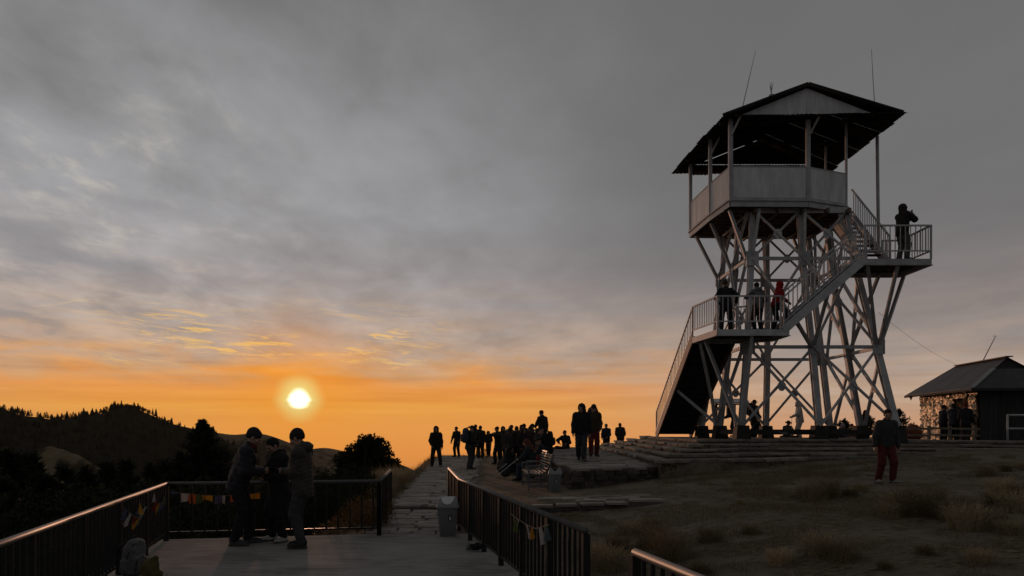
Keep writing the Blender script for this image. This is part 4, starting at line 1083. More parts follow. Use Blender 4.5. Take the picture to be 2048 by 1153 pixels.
tag(link('covered_pack', smesh('covered_pack', sp_, [cloth((.16, .05, .025))]), None, loc=(17.35, 32.0, 1.26)), 'rust coloured rounded pack cover behind the low wooden fence', 'bag')
# notice board under the tower
nb_ = empty('notice_board', (10.1, 34.6, 1.24), 'small roofed notice board seen through the tower legs', 'notice board')
for xx in (9.55, 10.72): q = MB(); q.box((xx - .05, 34.55, 1.0), (xx + .05, 34.65, 2.98)); q.build('post', DARK_ST, nb_)
q = MB(); q.hexa([(9.3, 34.3, 2.92), (11.0, 34.3, 2.92), (11.0, 34.95, 2.92), (9.3, 34.95, 2.92), (9.3, 34.3, 2.98), (11.0, 34.3, 2.98), (11.0, 34.62, 3.14), (9.3, 34.62, 3.14)]); q.build('roof', PANEL, nb_)
q = MB(); q.box((10.0, 34.53, 2.36), (10.45, 34.56, 2.84)); q.build('board', STEEL, nb_)
q = MB(); q.box((9.55, 34.56, 2.84), (10.72, 34.62, 2.90)); q.build('crossbar', DARK_ST, nb_)

# ------------------------------------------------------------------ bins, bench
BIN_M = mat('grey_bin_plastic', (0.155, 0.162, 0.168), 0.42, 0, 0.10, 5, 0.08, 60)
LID_M = mat('grey_lid_plastic', (0.21, 0.215, 0.22), 0.38, 0, 0.08, 5)
FLAP_M = mat('pale_flap_plastic', (0.62, 0.62, 0.62), 0.35, 0, 0.06, 5)
INK = mat('black_print', (0.01, 0.01, 0.01), 0.6); WHT = mat('white_print', (0.6, 0.6, 0.58), 0.6)
def rrect(hx, hy, r, n=5):
    return [(sx * (hx - r) + r * math.cos(a), sy * (hy - r) + r * math.sin(a)) for sx, sy, a0 in ((1, 1, 0), (-1, 1, 90), (-1, -1, 180), (1, -1, 270)) for a in [R(a0 + 90 * k / n) for k in range(n + 1)]]
def loft(rings, name, m, cap=True):
    mb = MB(); n = len(rings[0])
    for rg in rings: mb.v += [Vector(p) for p in rg]
    for i in range(len(rings) - 1):
        for k in range(n): mb.f.append((i * n + k, i * n + (k + 1) % n, (i + 1) * n + (k + 1) % n, (i + 1) * n + k)); mb.mi.append(0)
    if cap: mb.f += [tuple(range(n))[::-1], tuple((len(rings) - 1) * n + k for k in range(n))]; mb.mi += [0, 0]
    me = mb.mesh(name, m); return me
def smooth_auto(me, ang=40):
    me.polygons.foreach_set('use_smooth', np.ones(len(me.polygons), bool)); me.set_sharp_from_angle(angle=R(ang)) if hasattr(me, 'set_sharp_from_angle') else None; return me
def rr3(hx, hy, r, z): return [(x, y, z) for x, y in rrect(hx, hy, r)]
def make_bin(label, loc, rz, full):
    o = empty('litter_bin', loc, label, 'bin', 'grey plastic litter bins'); o.rotation_euler = (0, 0, rz); z0 = Vector((0, 0, 0))
    def ch(name, me, par=o):
        c = bpy.data.objects.new(name, me); COL.objects.link(c); c.parent = par; return c
    body = ch('body', smooth_auto(loft([rr3(.115, .10, .04, 0), rr3(.128, .112, .04, .015), rr3(.165, .135, .04, .46), rr3(.168, .137, .04, .47)], 'body', BIN_M)))
    ch('rim', smooth_auto(loft([rr3(.172, .142, .045, .462), rr3(.188, .156, .05, .470), rr3(.188, .156, .05, .492), rr3(.176, .146, .045, .498)], 'rim', LID_M)))
    if not full:
        lid = ch('lid', smooth_auto(loft([rr3(.178, .146, .045, .497), rr3(.172, .132, .04, .54), rr3(.150, .075, .03, .62), rr3(.142, .035, .02, .645), rr3(.135, .02, .012, .65)], 'lid', LID_M), 30))
        m = MB(); pts = []
        for k in range(15):
            a = math.pi * k / 14; u, v = math.cos(a) * .105, math.sin(a)
            pts.append((u, v))
        def onslope(u, v): z = .638 - .115 * v; y = -(.047 + .092 * v); return Vector((u, y - .004, z + .004))
        i0 = len(m.v); m.v += [onslope(u, v) for u, v in pts]; m.f.append(tuple(range(len(pts)))[::-1]); m.mi.append(0)
        m.v += [onslope(u, v) + Vector((0, -.008, .004)) for u, v in pts]; n = len(pts); m.f.append(tuple(range(n, 2 * n))); m.mi.append(0)
        for k in range(n): m.f.append((k, (k + 1) % n, n + (k + 1) % n, n + k)); m.mi.append(0)
        ch('flap', m.mesh('flap', FLAP_M), lid)
    else:
        lid = ch('lid', smooth_auto(loft([rr3(.178, .146, .045, .497), rr3(.172, .14, .04, .54), rr3(.165, .134, .04, .56)], 'lid', LID_M)))
        m = MB()
        for s in (-1, 1):
            pts = [(s * .165, .56), (s * .150, .63), (s * .118, .662), (s * .085, .632), (s * .05, .585), (s * .02, .56)]
            a = len(m.v); m.v += [Vector((x, -.135 + .3 * max(0, z - .56), z)) for x, z in pts] + [Vector((x, -.118 + .3 * max(0, z - .56), z)) for x, z in pts]
            m.f += [tuple(a + k for k in range(6)) if s < 0 else tuple(a + k for k in range(5, -1, -1)), tuple(a + 6 + k for k in range(5, -1, -1)) if s < 0 else tuple(a + 6 + k for k in range(6))] + [(a + k, a + k + 1, a + 7 + k, a + 6 + k) for k in range(5)]; m.mi += [0] * 7
        ch('lid_horn', m.mesh('lid_horn', LID_M), lid)
        g = Sdf(); rr = random.Random(4)
        for k in range(12): g.ell((rr.uniform(-.11, .11), rr.uniform(-.07, .07), .57 + rr.uniform(0, .05)), (rr.uniform(.04, .08), rr.uniform(.03, .06), rr.uniform(.02, .05)))
        ch('rubbish', smesh('rubbish', g.surface(.012, .01, lambda G: .01 * np.sin(G[..., 0] * 80) * np.sin(G[..., 1] * 90 + G[..., 2] * 60)), [cloth((.09, .065, .04))]))
    # printed mark: black panel with a white figure and two dark dots over it
    yb = lambda z: -(.112 + (.135 - .112) * (z - .015) / .445)
    def decal(name, x0, x1, z0_, z1_, m, d):
        q = MB(); q.hexa([(x0, yb(z0_) - d, z0_), (x1, yb(z0_) - d, z0_), (x1, yb(z0_) + .004, z0_), (x0, yb(z0_) + .004, z0_), (x0, yb(z1_) - d, z1_), (x1, yb(z1_) - d, z1_), (x1, yb(z1_) + .004, z1_), (x0, yb(z1_) + .004, z1_)]); ch(name, q.mesh(name, m), body)
    decal('printed_mark', .012, .072, .262, .330, INK, .003); decal('printed_mark', .028, .056, .272, .318, WHT, .0045); decal('printed_mark', .014, .030, .342, .362, INK, .003)
    decal('printed_mark', .052, .074, .345, .372, INK, .003); decal('printed_mark', .036, .048, .318, .328, WHT, .0045)
    return o
make_bin('grey swing lid bin standing on the terrace end beside the railing', (-1.07, 12.3, 0), R(4), False)
make_bin('overfull grey bin with rubbish showing beside the slatted bench', (1.12, 19.25, gz(1.12, 19.25) - .01), R(-6), True)

BENCH_M = mat('polished_bench_slats', (0.11, 0.09, 0.07), 0.5, 0.0, .12, 8, spec=.3)
BENCH_F = mat('dull_bench_frame', (0.10, 0.10, 0.105), 0.5)
def bench(label, loc, rz, L=2.1):
    o = empty('bench', loc, label, 'bench', 'slatted steel benches'); o.rotation_euler = (0, 0, rz)
    def ch(name, mb, m):
        c = bpy.data.objects.new(name, mb.mesh(name, m)); COL.objects.link(c); c.parent = o; return c
    # bench long axis = local y, sitter faces -x
    for i in range(7):
        t = i / 6; x = -.26 + .46 * t; z = .45 + .05 * (2 * t - .8) ** 2 - (.02 if i == 0 else 0)
        m = MB(); m.bar((x, 0, z), (x, L, z), .05, .025, (.0 if i else -.4, 0, 1)); ch('seat_slat', m, BENCH_M)
    for i in range(6):
        t = i / 5; z = .60 + .36 * t; x = .24 + .12 * t
        m = MB(); m.bar((x, 0, z), (x, L, z), .02, .034, (.3, 0, 1)); ch('back_slat', m, BENCH_M)
    for y in (.06, L - .06):
        for a, b_, nm in (((-.27, y, 0), (-.27, y, .68), 'leg'), ((.26, y, 0), (.26, y, .5), 'leg'), ((.26, y, .48), (.40, y, .98), 'back_support'), ((-.27, y, .67), (.32, y, .69), 'armrest'), ((-.27, y, .41), (.26, y, .41), 'seat_support'), ((-.27, y, .12), (.26, y, .12), 'brace')):
            m = MB(); m.tube([a, b_], .022, 8); ch(nm, m, BENCH_F)
    return o
bench('slatted metal bench glinting gold beside the overfull bin', (.72, 19.75, gz(.6, 20.5)), R(4))
bench('second slatted bench with a long haired sitter on it', (.72, 22.6, gz(.6, 23.5)), R(4))

# ------------------------------------------------------------------ prayer flags
FCOL = {'white': (.55, .52, .5), 'orange': (.55, .16, .04), 'green': (.14, .18, .05), 'yellow': (.60, .32, .03), 'blue': (.10, .10, .20), 'red': (.30, .03, .02), 'teal': (.12, .18, .18), 'violet': (.16, .13, .22)}
FM = {k: mat('flag_' + k, c, .85, 0, .15, 14, transl=.45) for k, c in FCOL.items()}
def flag_string(label, pts, flags, group='strings of prayer flags'):
    """pts: points of the cord; flags: (position along cord 0..1, width, drop, colour, twist)"""
    pts = [Vector(p) for p in pts]; o = empty('prayer_flags', pts[0], label, 'flags', group)
    m = MB(); m.tube(pts, .004, 5); m.build('cord', WOOD, o)
    Ls = [0]
    for a, b_ in zip(pts[:-1], pts[1:]): Ls.append(Ls[-1] + (b_ - a).length)
    def along(s):
        for i in range(len(pts) - 1):
            if s <= Ls[i + 1] or i == len(pts) - 2: return pts[i].lerp(pts[i + 1], (s - Ls[i]) / (Ls[i + 1] - Ls[i]))
    rr = random.Random(len(pts))
    for t, w, dr, col, tw in flags:
        s = t * Ls[-1]; n = 5; V = []; Fc = []
        a = along(max(0, s - w / 2)); b_ = along(min(Ls[-1], s + w / 2)); d = (b_ - a); side = Vector((-d.y, d.x, 0)).normalized()
        for i in range(n + 1):
            for k in range(n + 1):
                u, v = i / n, k / n; p = a.lerp(b_, u + (rr.uniform(-.03, .03) if v == 1 else 0)) - UP * (dr * v * (1 - .12 * math.sin(u * 3 + w * 40)))
                p += side * (.035 * math.sin(u * 5 + t * 30) * v + tw * v * dr) + d * (tw * .5 * v * (u - .5) * -1)
                V.append(p - BASE[o.name])
        for i in range(n):
            for k in range(n): q = i * (n + 1) + k; Fc.append((q, q + n + 1, q + n + 2, q + 1))
        N = len(V); V2 = V + [v + side * .0015 for v in V]; Fc2 = Fc + [tuple(N + k for k in f[::-1]) for f in Fc]
        link('flag', mesh_np('flag', V2, Fc2, FM[col], True), o, loc=BASE[o.name])
BRL = lambda px: at(px, 0, 11.74 + (px - 332) * .00138)
def bpt(px, py): Y = 11.72 + (px - 332) * .00138; return at(px, py, Y)
flag_string('row of bright prayer flags strung along the back railing', [bpt(332, 983), bpt(360, 986), bpt(400, 990), bpt(430, 992), bpt(460, 991), bpt(505, 988), bpt(528, 984)],
    [(.10, .16, .03, 'blue', 0), (.19, .11, .13, 'white', 0), (.235, .05, .14, 'orange', 0), (.285, .06, .14, 'orange', 0), (.335, .10, .13, 'green', 0), (.42, .16, .09, 'yellow', 0), (.53, .11, .12, 'violet', 0), (.585, .04, .14, 'white', 0), (.70, .16, .12, 'orange', 0), (.90, .17, .10, 'yellow', 0)])
def lpt(px, py, off=.05):
    k = (px - 1024) / F; Y = -2.30 / (k + .2716); return at(px, py, Y) + Vector((off, 0, 0))
flag_string('crumpled prayer flags drooping from the left railing near its far corner', [lpt(300, 984), lpt(306, 1000), lpt(313, 1008), lpt(320, 1004), lpt(326, 985)],
    [(.1, .12, .10, 'white', .2), (.3, .14, .16, 'red', .4), (.45, .1, .16, 'yellow', .5), (.6, .12, .14, 'teal', .3), (.72, .14, .10, 'violet', .2), (.9, .1, .12, 'green', .2)])
flag_string('drooping bunch of faded prayer flags tied along the left railing', [lpt(236, 1014), lpt(248, 1024), lpt(262, 1034), lpt(272, 1036), lpt(280, 1024), lpt(270, 1003), lpt(284, 1014), lpt(292, 1018)],
    [(.08, .13, .12, 'blue', .2), (.2, .10, .16, 'white', .5), (.32, .16, .10, 'red', .3), (.42, .1, .16, 'yellow', .6), (.5, .13, .14, 'teal', .5), (.66, .08, .12, 'yellow', .1), (.76, .14, .16, 'blue', .3), (.9, .11, .18, 'white', .6)])
def rpt(px, py):
    Y = 6.43 + (1165.5 - px) / (1165.5 - 919) * 0; k = (px - 1024) / F; Y = (0.64 + .244 * 6.43) / (k + .244); return at(px, py, Y) + Vector((-.05, 0, 0))
flag_string('small white and green prayer flags hanging on the right railing', [rpt(1030, 1028), rpt(1040, 1036), rpt(1062, 1050), rpt(1082, 1058), rpt(1108, 1050)],
    [(.10, .05, .17, 'green', .1), (.22, .11, .09, 'teal', .1), (.45, .11, .16, 'white', .3), (.60, .03, .12, 'yellow', 0), (.80, .12, .16, 'white', .3), (.93, .08, .14, 'teal', .1)])

# ------------------------------------------------------------------ bags on the terrace
backpack('grey backpack with dark straps leaning on the left railing', Matrix.Translation((-4.60, 8.95, 0)) @ Matrix.Rotation(R(72), 4, 'Z') @ Matrix.Rotation(R(8), 4, 'X'), (.115, .115, .12), (.02, .02, .022), .88)
ob = Sdf().ell((0, 0, .12), (.11, .09, .13)).ell((.03, 0, .06), (.12, .1, .07)).cone((.02, 0, .2), (.08, 0, .26), .04, .03).surface(.012, .03, lambda G: .008 * np.sin(G[..., 0] * 50) * np.sin(G[..., 2] * 40), lambda G: -G[..., 2])
tag(link('pouch', smesh('pouch', ob, [cloth((.075, .066, .022))]), None, loc=(-4.28, 8.75, 0)), 'olive yellow soft pouch beside the grey backpack', 'bag')
tag(link('pouch', smesh('pouch', ob, [cloth((.035, .03, .025))]), None, loc=(-4.82, 8.65, 0), rot=(0, 0, 1.5), scale=(.8, .8, .5)), 'dark flat pouch left of the grey backpack at the picture foot', 'bag')
cb = Sdf(); rr = random.Random(9)
for k in range(9): cb.ell((rr.uniform(-.09, .09), rr.uniform(-.05, .05), .04 + rr.uniform(0, .07)), (rr.uniform(.03, .06), rr.uniform(.03, .05), rr.uniform(.02, .05)))
tag(link('camera_case', smesh('camera_case', cb.surface(.01, .012, None, lambda G: -G[..., 2]), [cloth((.012, .012, .012))]), None, loc=(-.50, 10.75, 0)), 'black crumpled case lying by the foot of the right railing', 'bag')
q = MB(); q.tube([(0, 0, 0), (0, 0, .10), (0, 0, .104), (0, 0, .06)], [.034, .04, .036, .03], 14); tag(link('cup', q.mesh('cup', BIN_M, smooth=True), None, loc=(-.64, 10.86, 0)), 'small grey cup next to the black case on the terrace', 'cup')

# ------------------------------------------------------------------ people
BLK, NAVY, CHAR, JEAN = (.014, .014, .016), (.018, .020, .032), (.035, .035, .038), (.03, .035, .05)
def gp(px, Y, z=None): x = (px - 1024) / F * Y; return (x, Y, gz(x, Y) if z is None else z)
PH = dict(hl=(-.05, .30, 1.08), hr=(.06, .30, 1.07), el=(-.45, -.7, -1), er=(.45, -.7, -1), grip='grip')
p1 = person('stooping person in navy quilted jacket and beanie reading a phone, left of three', gp(474, 11.35, 0), 78, 1.80, dict(PH, lean=18, head=(14, 0), hl=(-.05, .36, 1.09), hr=(.06, .36, 1.08), fl=(-.11, .14, 0), fr=(.12, -.02, 0)),
     (.016, .016, .022), BLK, (.045, .045, .05), 'beanie', (.022, .018, .018), .036, -.08, .085, scarf=(.075, .013, .008), fine=True, group='phone users on the terrace')
p2 = person('person in long black coat and pale shoes looking at a phone, middle of three', gp(559, 11.7, 0), 222, 1.63, dict(PH, lean=6, head=(20, 0), hl=(-.02, .26, 1.10), hr=(.07, .27, 1.07), fl=(-.13, .0, 0), fr=(.13, .05, 0), toe=14),
     (.016, .014, .014), BLK, (.36, .35, .34), 'short_hair', (.014, .012, .012), .042, -.08, 0, hooddown=True, skirt=.46, fine=True, group='phone users on the terrace')
p3 = person('person in olive grey quilted jacket and grey sweatpants holding a phone, right of three', gp(606, 11.05, 0), -84, 1.76, dict(PH, lean=2, head=(22, 0), hl=(-.03, .28, 1.12), hr=(.07, .27, 1.11), fl=(-.09, -.02, 0), fr=(.10, .08, 0)),
     (.040, .036, .030), (.045, .043, .047), (.015, .014, .014), 'beanie', (.02, .018, .016), .034, -.10, .062, hooddown=True, fine=True, group='phone users on the terrace')
for p_, lab, az_ in ((p1, 'dark phone in the hands of the stooping navy jacket wearer', 78), (p2, 'dark phone held by the person in the long black coat', 222), (p3, 'dark phone held by the person in grey sweatpants', -84)):
    c = (p_['hl'] + p_['hr']) / 2; dv = Vector((math.sin(R(az_)), math.cos(R(az_)), 0)); phone(lab, c + dv * .085 + UP * .03, (R(-62), 0, -R(az_)))
# glasses of the first person
gm = MB()
for s in (-1, 1):
    gm.tube([(s * .033 + .021 * math.cos(a), .104, .002 + .016 * math.sin(a)) for a in np.linspace(0, 2 * math.pi, 13)], .0022, 5, False); gm.tube([(s * .054, .102, .006), (s * .079, .02, .004)], .002, 5)
gm.tube([(-.012, .106, .004), (.012, .106, .004)], .002, 5)
go = bpy.data.objects.new('glasses', gm.mesh('glasses', STEEL)); COL.objects.link(go); go.parent = p1['body']; go.matrix_local = p1['body'].matrix_local.inverted() @ p1['head']

WALK = dict(fl=(-.06, .20, 0), fr=(.08, -.28, .05), tip=(1, -28), hl=(-.26, -.02, .80), hr=(.27, .14, .82))
zp = lambda px, Y: pz((px - 1024) / F * Y, Y)
person('hooded person in bulky black puffer jacket walking toward the camera', gp(1163, 23.5, zp(1163, 23.5)), 184, 1.79, dict(WALK, lean=2), BLK, (.03, .033, .042), (.04, .03, .025), 'hood', BLK, .05, -.02, .09, face_w=1)
p5_ = person('person in red trousers just behind the black puffer jacket', gp(1187, 26.6, zp(1187, 26.6)), 178, 1.84, dict(fl=(-.1, 0, 0), fr=(.1, .1, 0), hl=(-.2, .16, .92), hr=(.2, .16, .92)), (.045, .030, .018), (.10, .018, .014), BLK, 'beanie', BLK, .03)
worn_bag('bulging dark backpack worn by the red trousered walker', p5_, (.04, .028, .015), BLK, 1.2)
person('person in dark jacket and red trousers walking alone on the grass slope', gp(1771, 17.5), 176, 1.73, dict(WALK, fl=(-.14, .06, 0), fr=(.14, -.06, 0), tip=None, hl=(-.30, .05, .82), hr=(.30, .04, .82), head=(8, 14)), (.032, .034, .034), (.085, .012, .014), (.2, .2, .2), 'short_hair', (.02, .014, .012), .03, -.02)
person('person in black with a dark hat leaning on the lower tower landing rail', gp(1452, 23.95, 4.9), 12, 1.66, dict(hr=(.34, .16, 1.00), er=(1, -.5, -.2), hl=(-.22, .22, .98), el=(-1, -.5, -.4), lean=3, fl=(-.15, 0, 0), fr=(.15, 0, 0)), BLK, BLK, BLK, 'beanie', (.03, .024, .02), .02, group='people on the tower')
person('person in grey hooded sweatshirt standing on the lower tower landing', gp(1516, 24.2, 4.9), -14, 1.64, dict(hl=(-.10, .30, 1.38), el=(-1, .1, -.8), hr=(.24, .2, 1.0), head=(6, -10), fl=(-.13, 0, 0), fr=(.13, 0, 0)), (.115, .115, .118), BLK, BLK, 'short_hair', BLK, .02, -.04, hooddown=True, group='people on the tower')
person('person in bright red hooded jacket starting up the tower stairs', gp(1551, 24.05, 4.92), 84, 1.62, dict(lean=14, pelvis=(0, 0, .92), fl=(-.09, -.06, 0), fr=(.1, .22, .18), hl=(-.2, .3, .95), hr=(.22, .36, .98), head=(-4, 0)), (.22, .006, .008), BLK, (.25, .24, .24), 'hood', (.24, .006, .008), .024, .02, group='people on the tower')
p10 = person('person in dark hooded jacket photographing from the upper tower landing', gp(1804, 23.75, 7.13), 72, 1.80, dict(lean=-2, hl=(-.06, .30, 1.47), hr=(.07, .30, 1.46), el=(-.7, .1, -1), er=(.7, .1, -1), grip='grip', head=(-6, 0), fl=(-.13, 0, 0), fr=(.13, .05, 0)), (.018, .016, .016), (.085, .082, .076), BLK, 'hood', (.03, .02, .016), .045, -.04, group='people on the tower')
phone('raised dark phone of the photographer on the upper landing', (p10['hl'] + p10['hr']) / 2 + Vector((.08, .03, .08)), (0, 0, -R(72)))
CR = 'crowd at the hilltop edge'
person('hooded figure standing apart at the left end of the crowd', gp(872, 31.8, .10), 176, 1.72, dict(fl=(-.20, .02, 0), fr=(.17, -.02, 0), hl=(-.27, .04, .80), hr=(.20, .14, .95)), (.02, .015, .012), BLK, (.15, .14, .13), 'hood', (.02, .015, .012), .035, -.05, group=CR)
person('slim standing figure second from the left of the crowd', gp(914, 42.5, .10), 205, 1.72, dict(fl=(-.16, .05, 0), fr=(.18, -.08, 0), hl=(-.22, .14, .86), hr=(.34, .08, .86), lean=-2), BLK, BLK, BLK, 'short_hair', BLK, .015, group=CR)
c3 = person('hiker with a blue strapped backpack standing side on in the crowd', gp(938, 29.9, .10), 62, 1.76, dict(hl=(-.15, .25, 1.0), hr=(.15, .25, 1.0), fl=(-.07, 0, 0), fr=(.09, .02, 0)), (.02, .018, .018), CHAR, (.06, .035, .02), 'hat', (.03, .022, .016), .03, group=CR)
worn_bag('large dark trekking backpack on the side on hiker', c3, (.03, .036, .045), (.05, .07, .09), 1.15)
person('tall figure right behind the backpack hiker', gp(951, 41.5, .10), 10, 1.84, dict(hl=(-.24, .02, .8), hr=(.28, .04, .8)), BLK, BLK, BLK, 'short_hair', (.03, .01, .008), .03, group=CR)
person('small hooded figure with hands in pockets against the glow', gp(977, 43.0, .10), 180, 1.46, dict(hl=(-.16, .12, .95), hr=(.16, .12, .95), el=(-.5, -1, 0), er=(.5, -1, 0), fl=(-.06, 0, 0), fr=(.06, .0, 0)), (.025, .018, .014), BLK, BLK, 'hood', (.025, .018, .014), .03, group=CR)
person('figure with one elbow raised photographing left of the benches', gp(997, 34.0, .10), 215, 1.72, dict(hl=(-.05, .30, 1.42), hr=(.05, .32, 1.40), el=(-1, 0, -.35), er=(1, .1, -.3), grip='grip', fl=(-.12, 0, 0), fr=(.14, .05, 0)), BLK, BLK, BLK, 'cap', (.04, .014, .01), .025, group=CR)
person('grey haired figure behind the trekking poles', gp(1013, 30.5, .12), 20, 1.58, dict(hl=(-.1, .3, 1.3), hr=(.16, .26, 1.1), grip='grip'), (.03, .027, .024), BLK, BLK, 'short_hair', (.10, .09, .08), .03, group=CR)
person('figure in a peaked cap half hidden behind the crowd', gp(1026, 36.5, .12), -60, 1.78, dict(), BLK, BLK, BLK, 'cap', BLK, .02, group=CR)
person('figure with rounded hood behind the long haired sitter', gp(1041, 38.5, .12), 30, 1.78, dict(), (.02, .014, .012), BLK, BLK, 'hood', (.04, .012, .01), .03, group=CR)
c11 = person('tall figure with shoulder pack right of the hooded one', gp(1052, 36.0, .13), -30, 1.84, dict(hl=(-.15, .25, 1.0)), BLK, BLK, BLK, 'short_hair', BLK, .03, group=CR)
worn_bag('small dark backpack on the tall figure in the crowd', c11, BLK, BLK, .9)
person('figure raising a camera in front of the orange sky', gp(1070, 34.5, .14), -75, 1.80, dict(hl=(-.05, .30, 1.46), hr=(.07, .30, 1.44), el=(-.7, 0, -1), er=(.7, 0, -1), grip='grip'), BLK, BLK, BLK, 'beanie', BLK, .018, group=CR)
person('figure standing highest in the crowd with an arm held out', gp(1085, 30.0, pz(0, 30)), -40, 1.70, dict(hl=(-.02, .42, 1.06), el=(-.6, -.2, -1), hr=(.25, .02, .82), lean=0), (.02, .016, .014), BLK, BLK, 'short_hair', (.03, .015, .01), .03, group=CR)
for i_, (px_, Y_, H_, f_, hd_, lab_) in enumerate(((962, 40.0, 1.74, -20, 'beanie', 'figure just right of the backpack hiker, nearly hidden by him'), (1006, 37.5, 1.70, 190, 'hood', 'hooded figure tucked behind the elbow raising photographer'), (1019, 33.0, 1.66, 60, 'long_hair', 'long haired figure standing in the thick of the crowd'),
        (1034, 32.0, 1.70, -20, 'beanie', 'figure in a beanie in the densest part of the crowd'), (1046, 31.0, 1.62, 150, 'hood', 'short hooded figure behind the second bench'), (1060, 33.0, 1.72, 10, 'short_hair', 'figure seen from behind left of the raised camera'), (1076, 31.5, 1.60, -100, 'hood', 'hooded figure below the highest standing one'))):
    person(lab_, gp(px_, Y_, .12), f_, H_, dict(hl=(-.16, .2, 1.0), hr=(.2, .14, .9)), (.02 + .006 * (i_ % 3), .017, .016), BLK, BLK, hd_, (.02, .015, .012), .04, group=CR)
SIT = lambda zseat, dx=.44: dict(pelvis=(0, 0, zseat + .10), lean=14, fl=(-.12, dx, 0), fr=(.12, dx + .04, 0), hl=(-.12, .40, zseat + .22), hr=(.12, .40, zseat + .22), el=(-1, -.4, -.3), er=(1, -.4, -.3))
c9 = person('sitter with long auburn hair and dark jacket on the second bench', (.66, 23.5, gz(.6, 23.5)), -72, 1.72, SIT(.46), (.02, .024, .028), JEAN, BLK, 'long_hair', (.10, .035, .02), .03, group=CR)
c14 = person('sitter in a cap hunched on the platform edge', gp(1098, 26.0, zp(1098, 26.0) - .0), -70, 1.70, dict(SIT(.20, .42), lean=24), BLK, BLK, BLK, 'cap', BLK, .03, -.02, group=CR)
worn_bag('dark full backpack on the back of the hunched sitter', c14, BLK, BLK, 1.05)
person('figure in a cap sitting on the paving against the orange sky', gp(1132, 34.0, zp(1132, 34.0)), -150, 1.60, dict(pelvis=(0, 0, .10), lean=4, fl=(-.25, .55, 0), fr=(.25, .6, 0), hl=(-.2, .35, .25), hr=(.2, .36, .28), er=(1, -.2, .2)), BLK, BLK, BLK, 'cap', BLK, .03, -.02, group=CR)
person('dark figure with a bundle standing left of the stone steps', gp(1213, 40.0), 200, 1.64, dict(hl=(-.12, .26, 1.0), hr=(.2, .3, .95)), NAVY, BLK, BLK, 'cap', BLK, .035, group=CR)
person('bulky figure seen from behind at the top of the side steps', gp(1241, 40.0), 5, 1.64, dict(hl=(-.16, .14, .95), hr=(.16, .14, .95)), (.03, .025, .015), BLK, BLK, 'short_hair', BLK, .055, group=CR)
for i_, (px_, Y_, f_, hd_, lab_) in enumerate(((1008, 27.0, 120, 'hood', 'hooded sitter on the ground beside the trekking poles'), (1030, 28.0, -100, 'beanie', 'sitter in a beanie low in front of the standing crowd'), (1090, 24.6, -80, 'hat', 'sitter in a brimmed hat behind the bench backrest'))):
    person(lab_, gp(px_, Y_, .10 if px_ < 1050 else None), f_, 1.68, dict(SIT(.22 if px_ < 1050 else .5, .40), lean=20), (.022, .02, .02), BLK, BLK, hd_, BLK, .035, -.02, group=CR)
rbp = backpack('red backpack lying on the second bench', Matrix.Translation((.80, 22.75, gz(.6, 23) + .49)) @ Matrix.Rotation(R(80), 4, 'Z'), (.12, .012, .012), BLK, .7)
for i, (px, Y, cc, lab) in enumerate(((1012, 25.5, (.03, .028, .025), 'dark pack on the ground left of the second bench'), (1022, 27.5, BLK, 'black pack standing farther behind the trekking poles'), (1002, 28.5, (.05, .045, .04), 'greyish pack set down below the photographing figure'))):
    p = gp(px, Y, .09); backpack(lab, Matrix.Translation(p) @ Matrix.Rotation(R(40 + 70 * i), 4, 'Z') @ Matrix.Rotation(R(-10), 4, 'X'), cc, BLK, .9)
def pole_(label, a, b_):
    a, b_ = Vector(a), Vector(b_); q = MB(); d = (b_ - a)
    o = empty('trekking_pole', tuple(a), label, 'trekking pole', 'trekking poles')
    q.tube([a, a + d * .5], .007, 7); q.tube([a + d * .5, b_ - d * .1], .0095, 7); q.build('shaft', mat('pale_alloy', (.45, .45, .45), .3, .8), o)
    q = MB(); q.tube([b_ - d * .1, b_], [.016, .018], 8); q.build('grip', PHONE_M, o)
    q = MB(); q.tube([a + d * .04, a + d * .045], .03, 10); q.build('basket', PHONE_M, o)
pole_('pale trekking pole leaning on the bench, nearer of the pair', at(995, 951, 23.4), at(1041, 914, 23.4)); pole_('pale trekking pole leaning on the bench, farther of the pair', at(990, 946, 24.6), at(1016, 926, 24.6))
pole_('slim trekking pole upright beside the blue strapped hiker', at(955, 938, 29.5), at(956, 915, 29.5))
# around and behind the tower
UT = 'people behind the tower legs'
u1 = person('person in white hooded coat with a trekking pole under the tower', gp(1601, 34.7, 1.24), -84, 1.74, dict(hl=(-.12, .42, 1.05), el=(-.8, -.4, -.6), hr=(.2, .12, .85), grip='grip', fl=(-.08, .02, 0), fr=(.08, .06, 0)), (.42, .39, .36), (.36, .34, .32), BLK, 'hood', (.42, .39, .36), .03, -.08, group=UT)
pole_('thin trekking pole held by the white coated person', (u1['hl'].x - .03, u1['hl'].y, 1.26), (u1['hl'].x, u1['hl'].y, u1['hl'].z + .05))
u2 = person('bulky dark figure in a hat behind the front left tower leg', gp(1507, 34.6, 1.24), 150, 1.82, dict(hl=(-.2, .2, 1.0)), BLK, BLK, BLK, 'hat', BLK, .05, group=UT)
worn_bag('black backpack of the bulky figure behind the tower leg', u2, BLK, BLK, 1.1)
person('crouching figure beside the back middle tower leg', gp(1521, 34.4, 1.36), -60, 1.64, dict(SIT(.15, .36), lean=20), BLK, BLK, BLK, 'beanie', BLK, .03, -.02, group=UT)
person('seated figure in a flat hat left of the white coat', gp(1573, 34.9, 1.24), 170, 1.62, dict(SIT(.02, .5), lean=6), (.07, .065, .06), BLK, BLK, 'hat', BLK, .03, -.02, group=UT)
person('leaning figure at the notice board behind the stairs', gp(1470, 34.0, 1.36), -50, 1.64, dict(lean=22, hl=(-.1, .45, .95), hr=(.1, .45, .95)), BLK, BLK, BLK, 'beanie', BLK, .03, group=UT)
